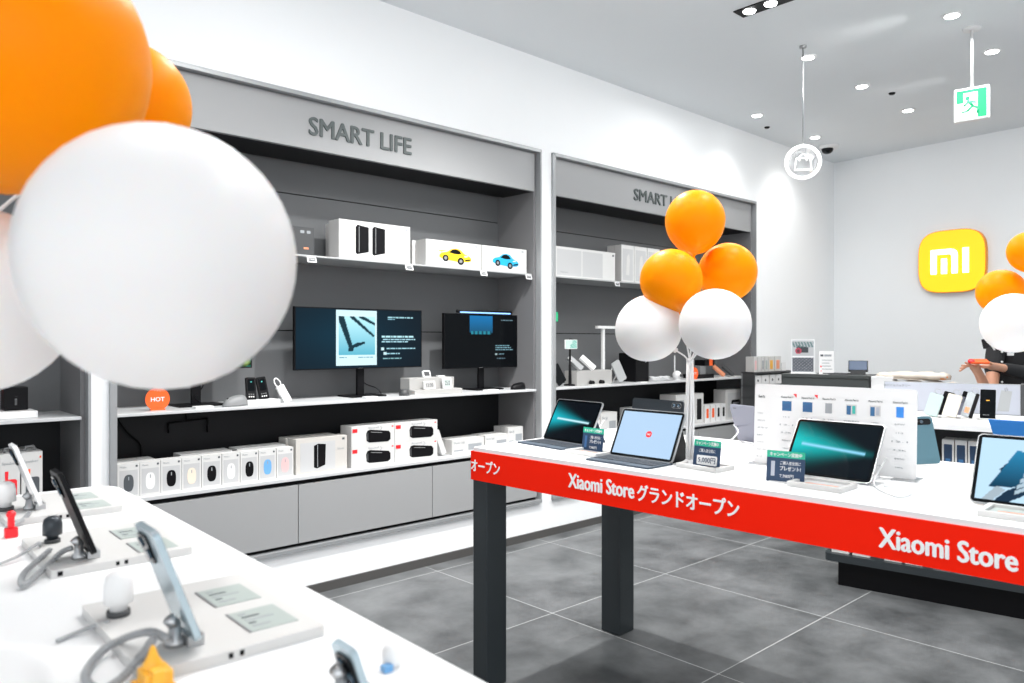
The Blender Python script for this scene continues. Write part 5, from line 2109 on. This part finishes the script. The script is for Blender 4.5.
# exit sign
P = at(972, 28, CEIL)
t = thing('exit_sign', 'green and white emergency exit sign hanging from the ceiling', 'sign', P, R(-38))
zb, zt = EYE + (341.5 - 121) / FPX * P[1] - CEIL, EYE + (341.5 - 88) / FPX * P[1] - CEIL
wd_ = .092
MB().lathe([(.045, -.015), (.05, 0)], 'white', seg=24).build('ceiling_cap', t)
MB().tube([(0, 0, -.01), (0, 0, zt + .01)], .008, 'white', 10).build('rod', t)
MB().box(-wd_, wd_, -.02, .02, zb, zt, 'white').build('case', t, bevel=.003)
m = MB()
h_ = zt - zb
m.box(-wd_ + .008, wd_ - .008, -.022, -.02, zb + .008, zt - .008, 'exit_white')
m.box(-wd_ + .014, -wd_ + .05, -.024, -.022, zb + h_ * .55, zt - .014, 'exit_green')
m.box(wd_ - .06, wd_ - .014, -.024, -.022, zb + .014, zt - .014, 'exit_green')
m.box(-wd_ + .02, wd_ - .02, -.024, -.022, zt - .03, zt - .014, 'exit_green')
# running figure
cx, cz = .0, zb + h_ * .45
m.prism([(cx - .02 + .012 * math.cos(q * PI / 6), cz + .045 + .012 * math.sin(q * PI / 6)) for q in range(12)], -.026, -.024, 'exit_green')
for a, b, w2 in (((-.018, .03), (.008, -.005), .010), ((.008, -.005), (.035, -.02), .008), ((.035, -.02), (.03, -.05), .007), ((.005, -.005), (-.02, -.03), .008), ((-.02, -.03), (-.05, -.035), .006), ((-.015, .025), (.025, .015), .006), ((-.015, .025), (-.04, .0), .006)):
    m.tube([(cx + a[0], -.025, cz + a[1]), (cx + b[0], -.025, cz + b[1])], w2 * .7, 'exit_green', 6)
m.build('pictogram', t)

# ------------------------------------------------------------------ person behind the counter
def skin_mesh(name, verts, edges, radii, root, m_, parent, sub=2, label=None):
    me = bpy.data.meshes.new(name)
    me.from_pydata(verts, edges, [])
    me.materials.append(MATS[m_])
    o = bpy.data.objects.new(name, me)
    COL.objects.link(o)
    o.parent = parent
    sk = o.modifiers.new('skin', 'SKIN')
    sk.use_smooth_shade = True
    lay = me.skin_vertices[0] if me.skin_vertices else None
    if lay is None:
        bm = bmesh.new()
        bm.from_mesh(me)
        bm.verts.layers.skin.verify()
        bm.to_mesh(me)
        bm.free()
        lay = me.skin_vertices[0]
    for i, r in enumerate(radii):
        lay.data[i].radius = (r, r) if isinstance(r, (int, float)) else r
        lay.data[i].use_root = (i == root)
    ss = o.modifiers.new('sub', 'SUBSURF')
    ss.levels = sub
    ss.render_levels = sub
    # bake the modifiers into one clean continuous mesh
    dg = bpy.context.evaluated_depsgraph_get()
    new = bpy.data.meshes.new_from_object(o.evaluated_get(dg))
    o.modifiers.clear()
    old = o.data
    o.data = new
    bpy.data.meshes.remove(old)
    for p in new.polygons:
        p.use_smooth = True
    if not new.materials:
        new.materials.append(MATS[m_])
    if label:
        o['label'] = label
    return o


# local frame of the person: x to picture right, y away from the camera, z up; feet at 0
PP = (3.64, 5.45, 0)
person = thing('person', 'person in a black buttoned shirt holding an orange phone behind the display unit', 'person', PP, 0)


def L(px, py, Y):
    X, Y_, Z = dist(px, py, Y)
    return (X - PP[0], Y_ - PP[1], Z)


V, E_, Rr = [], [], []


def nv(p, r, parent=None):
    V.append(tuple(p))
    Rr.append(r)
    if parent is not None:
        E_.append((parent, len(V) - 1))
    return len(V) - 1


pel = nv((0, 0, .92), (.14, .10))
wst = nv((0, -.01, 1.06), (.115, .085), pel)
chs = nv((-.005, -.01, 1.22), (.135, .095), wst)
upc = nv((-.01, 0, 1.335), (.10, .07), chs)
nck = nv((-.02, -.005, 1.42), .046, upc)
hb = nv((-.03, -.02, 1.47), .052, nck)
hd = nv((-.035, -.025, 1.54), (.072, .085), hb)
ht_ = nv((-.03, -.01, 1.60), (.062, .075), hd)
for sx_ in (-1, 1):
    h = nv((sx_ * .085, 0, .86), .085, pel)
    k = nv((sx_ * .09, -.01, .48), .055, h)
    a = nv((sx_ * .09, .02, .09), .038, k)
    nv((sx_ * .095, -.10, .035), .032, a)
# right arm (picture left): bare forearm rising from below to an open palm
sr = nv((-.165, -.01, 1.31), .052, upc)
er = nv(L(990, 398, 5.28), .042, sr)
wr = nv(L(978, 372, 5.08), .030, er)
pr = nv(L(974, 367, 5.03), (.032, .018), wr)
# left arm: sleeve across the belly, hand under the phone
sl = nv((.165, -.01, 1.31), .052, upc)
el = nv(L(1030, 374, 5.28), .044, sl)
wl_ = nv(L(998, 367, 5.10), .027, el)
pl = nv(L(989, 366, 5.02), (.030, .02), wl_)
for j, (dx, dy, ln) in enumerate(((-1.0, -.30, .065), (-1.0, -.10, .075), (-1.0, .10, .070), (-.95, .30, .058))):
    b = V[pr]
    f1 = nv((b[0] - .022, b[1] + (-.026 + .017 * j), b[2] + .004 + .003 * j), .0085, pr)
    f2 = nv((V[f1][0] - ln * .5, V[f1][1] + dy * .02, V[f1][2] + .016 - .013 * j), .0078, f1)
    nv((V[f2][0] - ln * .45, V[f2][1] + dy * .02, V[f2][2] + .012 - .011 * j), .0066, f2)
b = V[pr]
t1 = nv((b[0] + .012, b[1] - .03, b[2] + .012), .0095, pr)
nv((b[0] - .01, b[1] - .045, b[2] + .030), .008, t1)
for j in range(4):
    b = V[pl]
    f1 = nv((b[0] - .022, b[1] + (-.024 + .016 * j), b[2] - .004 + .002 * j), .0085, pl)
    f2 = nv((V[f1][0] - .032, V[f1][1] - .004, V[f1][2] - .006), .0078, f1)
    nv((V[f2][0] - .026, V[f2][1] - .006, V[f2][2] + .008), .0068, f2)
b = V[pl]
t1 = nv((b[0] + .004, b[1] - .026, b[2] + .014), .0095, pl)
nv((b[0] - .022, b[1] - .034, b[2] + .026), .008, t1)
skin_mesh('body', V, E_, Rr, 0, 'skin', person)
# shirt
V2 = [(0, 0, .90), (0, -.01, 1.06), (-.005, -.01, 1.22), (-.01, 0, 1.33), (-.015, -.004, 1.385), V[sr], tuple((Vector(V[sr]) * .35 + Vector(V[er]) * .65)), V[sl], V[el], tuple((Vector(V[el]) * .12 + Vector(V[wl_]) * .88))]
skin_mesh('shirt', V2, [(0, 1), (1, 2), (2, 3), (3, 4), (3, 5), (5, 6), (3, 7), (7, 8), (8, 9)], [(.165, .125), (.150, .115), (.165, .120), (.125, .092), .060, .068, .058, .068, .058, .040], 0, 'cloth_black', person, label='black buttoned shirt with a name badge')
skin_mesh('trousers', [(0, 0, .94), (-.085, 0, .86), (-.09, -.01, .48), (-.09, .02, .11), (.085, 0, .86), (.09, -.01, .48), (.09, .02, .11)], [(0, 1), (1, 2), (2, 3), (0, 4), (4, 5), (5, 6)], [(.155, .12), .098, .072, .058, .098, .072, .058], 0, 'cloth_black', person)
# hair cap and bangs, face
m = MB()
m.ball((-.032, .005, 1.575), .092, .102, .098, 'hair', 24, 14)
m.ball((-.02, .06, 1.48), .07, .05, .10, 'hair', 20, 12)
m.build('hair', person)
m = MB()
for sx_ in (-1, 1):
    m.ball((-.035 + sx_ * .028, -.106, 1.545), .011, .006, .006, 'white', 12, 8)
    m.ball((-.035 + sx_ * .028, -.110, 1.545), .005, .004, .005, 'black', 10, 6)
m.ball((-.035, -.118, 1.522), .010, .014, .016, 'skin', 12, 8)
m.ball((-.035, -.104, 1.494), .020, .008, .006, 'mouse_pink', 12, 8)
for sx_ in (-1, 1):
    m.ball((-.035 + sx_ * .078, -.02, 1.535), .009, .018, .026, 'skin', 12, 8)
m.build('face', person)
m = MB()
for k in range(4):
    P = L(1002, 352 + 10 * k, 5.315)
    m.ball((P[0], P[1], P[2]), .008, .006, .008, 'white', 10, 6)
m.build('shirt_buttons', person)
m = MB()
P = L(1010.5, 354, 5.31)
m.rrect(P[0] - .022, P[0] + .022, P[2] - .011, P[2] + .011, .004, P[1] - .004, P[1] + .004, 'white')
m.build('name_badge', person)
m = MB()
P = L(986, 341, 5.25)
m.prism([(P[0] - .0, P[2] - .055), (P[0] + .035, P[2] - .03), (P[0] + .03, P[2] + .02), (P[0] - .015, P[2] + .01)], P[1], P[1] + .03, 'cloth_black')
P = L(994, 350, 5.26)
m.prism([(P[0] - .035, P[2] + .05), (P[0] - .025, P[2] + .055), (P[0] + .008, P[2] + .0), (P[0] - .002, P[2] - .002)], P[1] - .005, P[1], 'white')
m.build('collar', person)
# phone held in the hands
P = dist(979, 361.5, 4.98)
m = MB()
m.M = tilt(0, 0, 0, rx=-70, ry=0, rz=-10)
m.rrect(-.055, .055, -.03, .03, .008, -.006, .006, 'orange')
m.ball((-.045, 0, 0), .022, .016, .026, 'red', 14, 8)
tag(m.build('held_phone', loc=(P[0], P[1], P[2])), 'orange-red phone held in the hands of the person in black', 'phone')
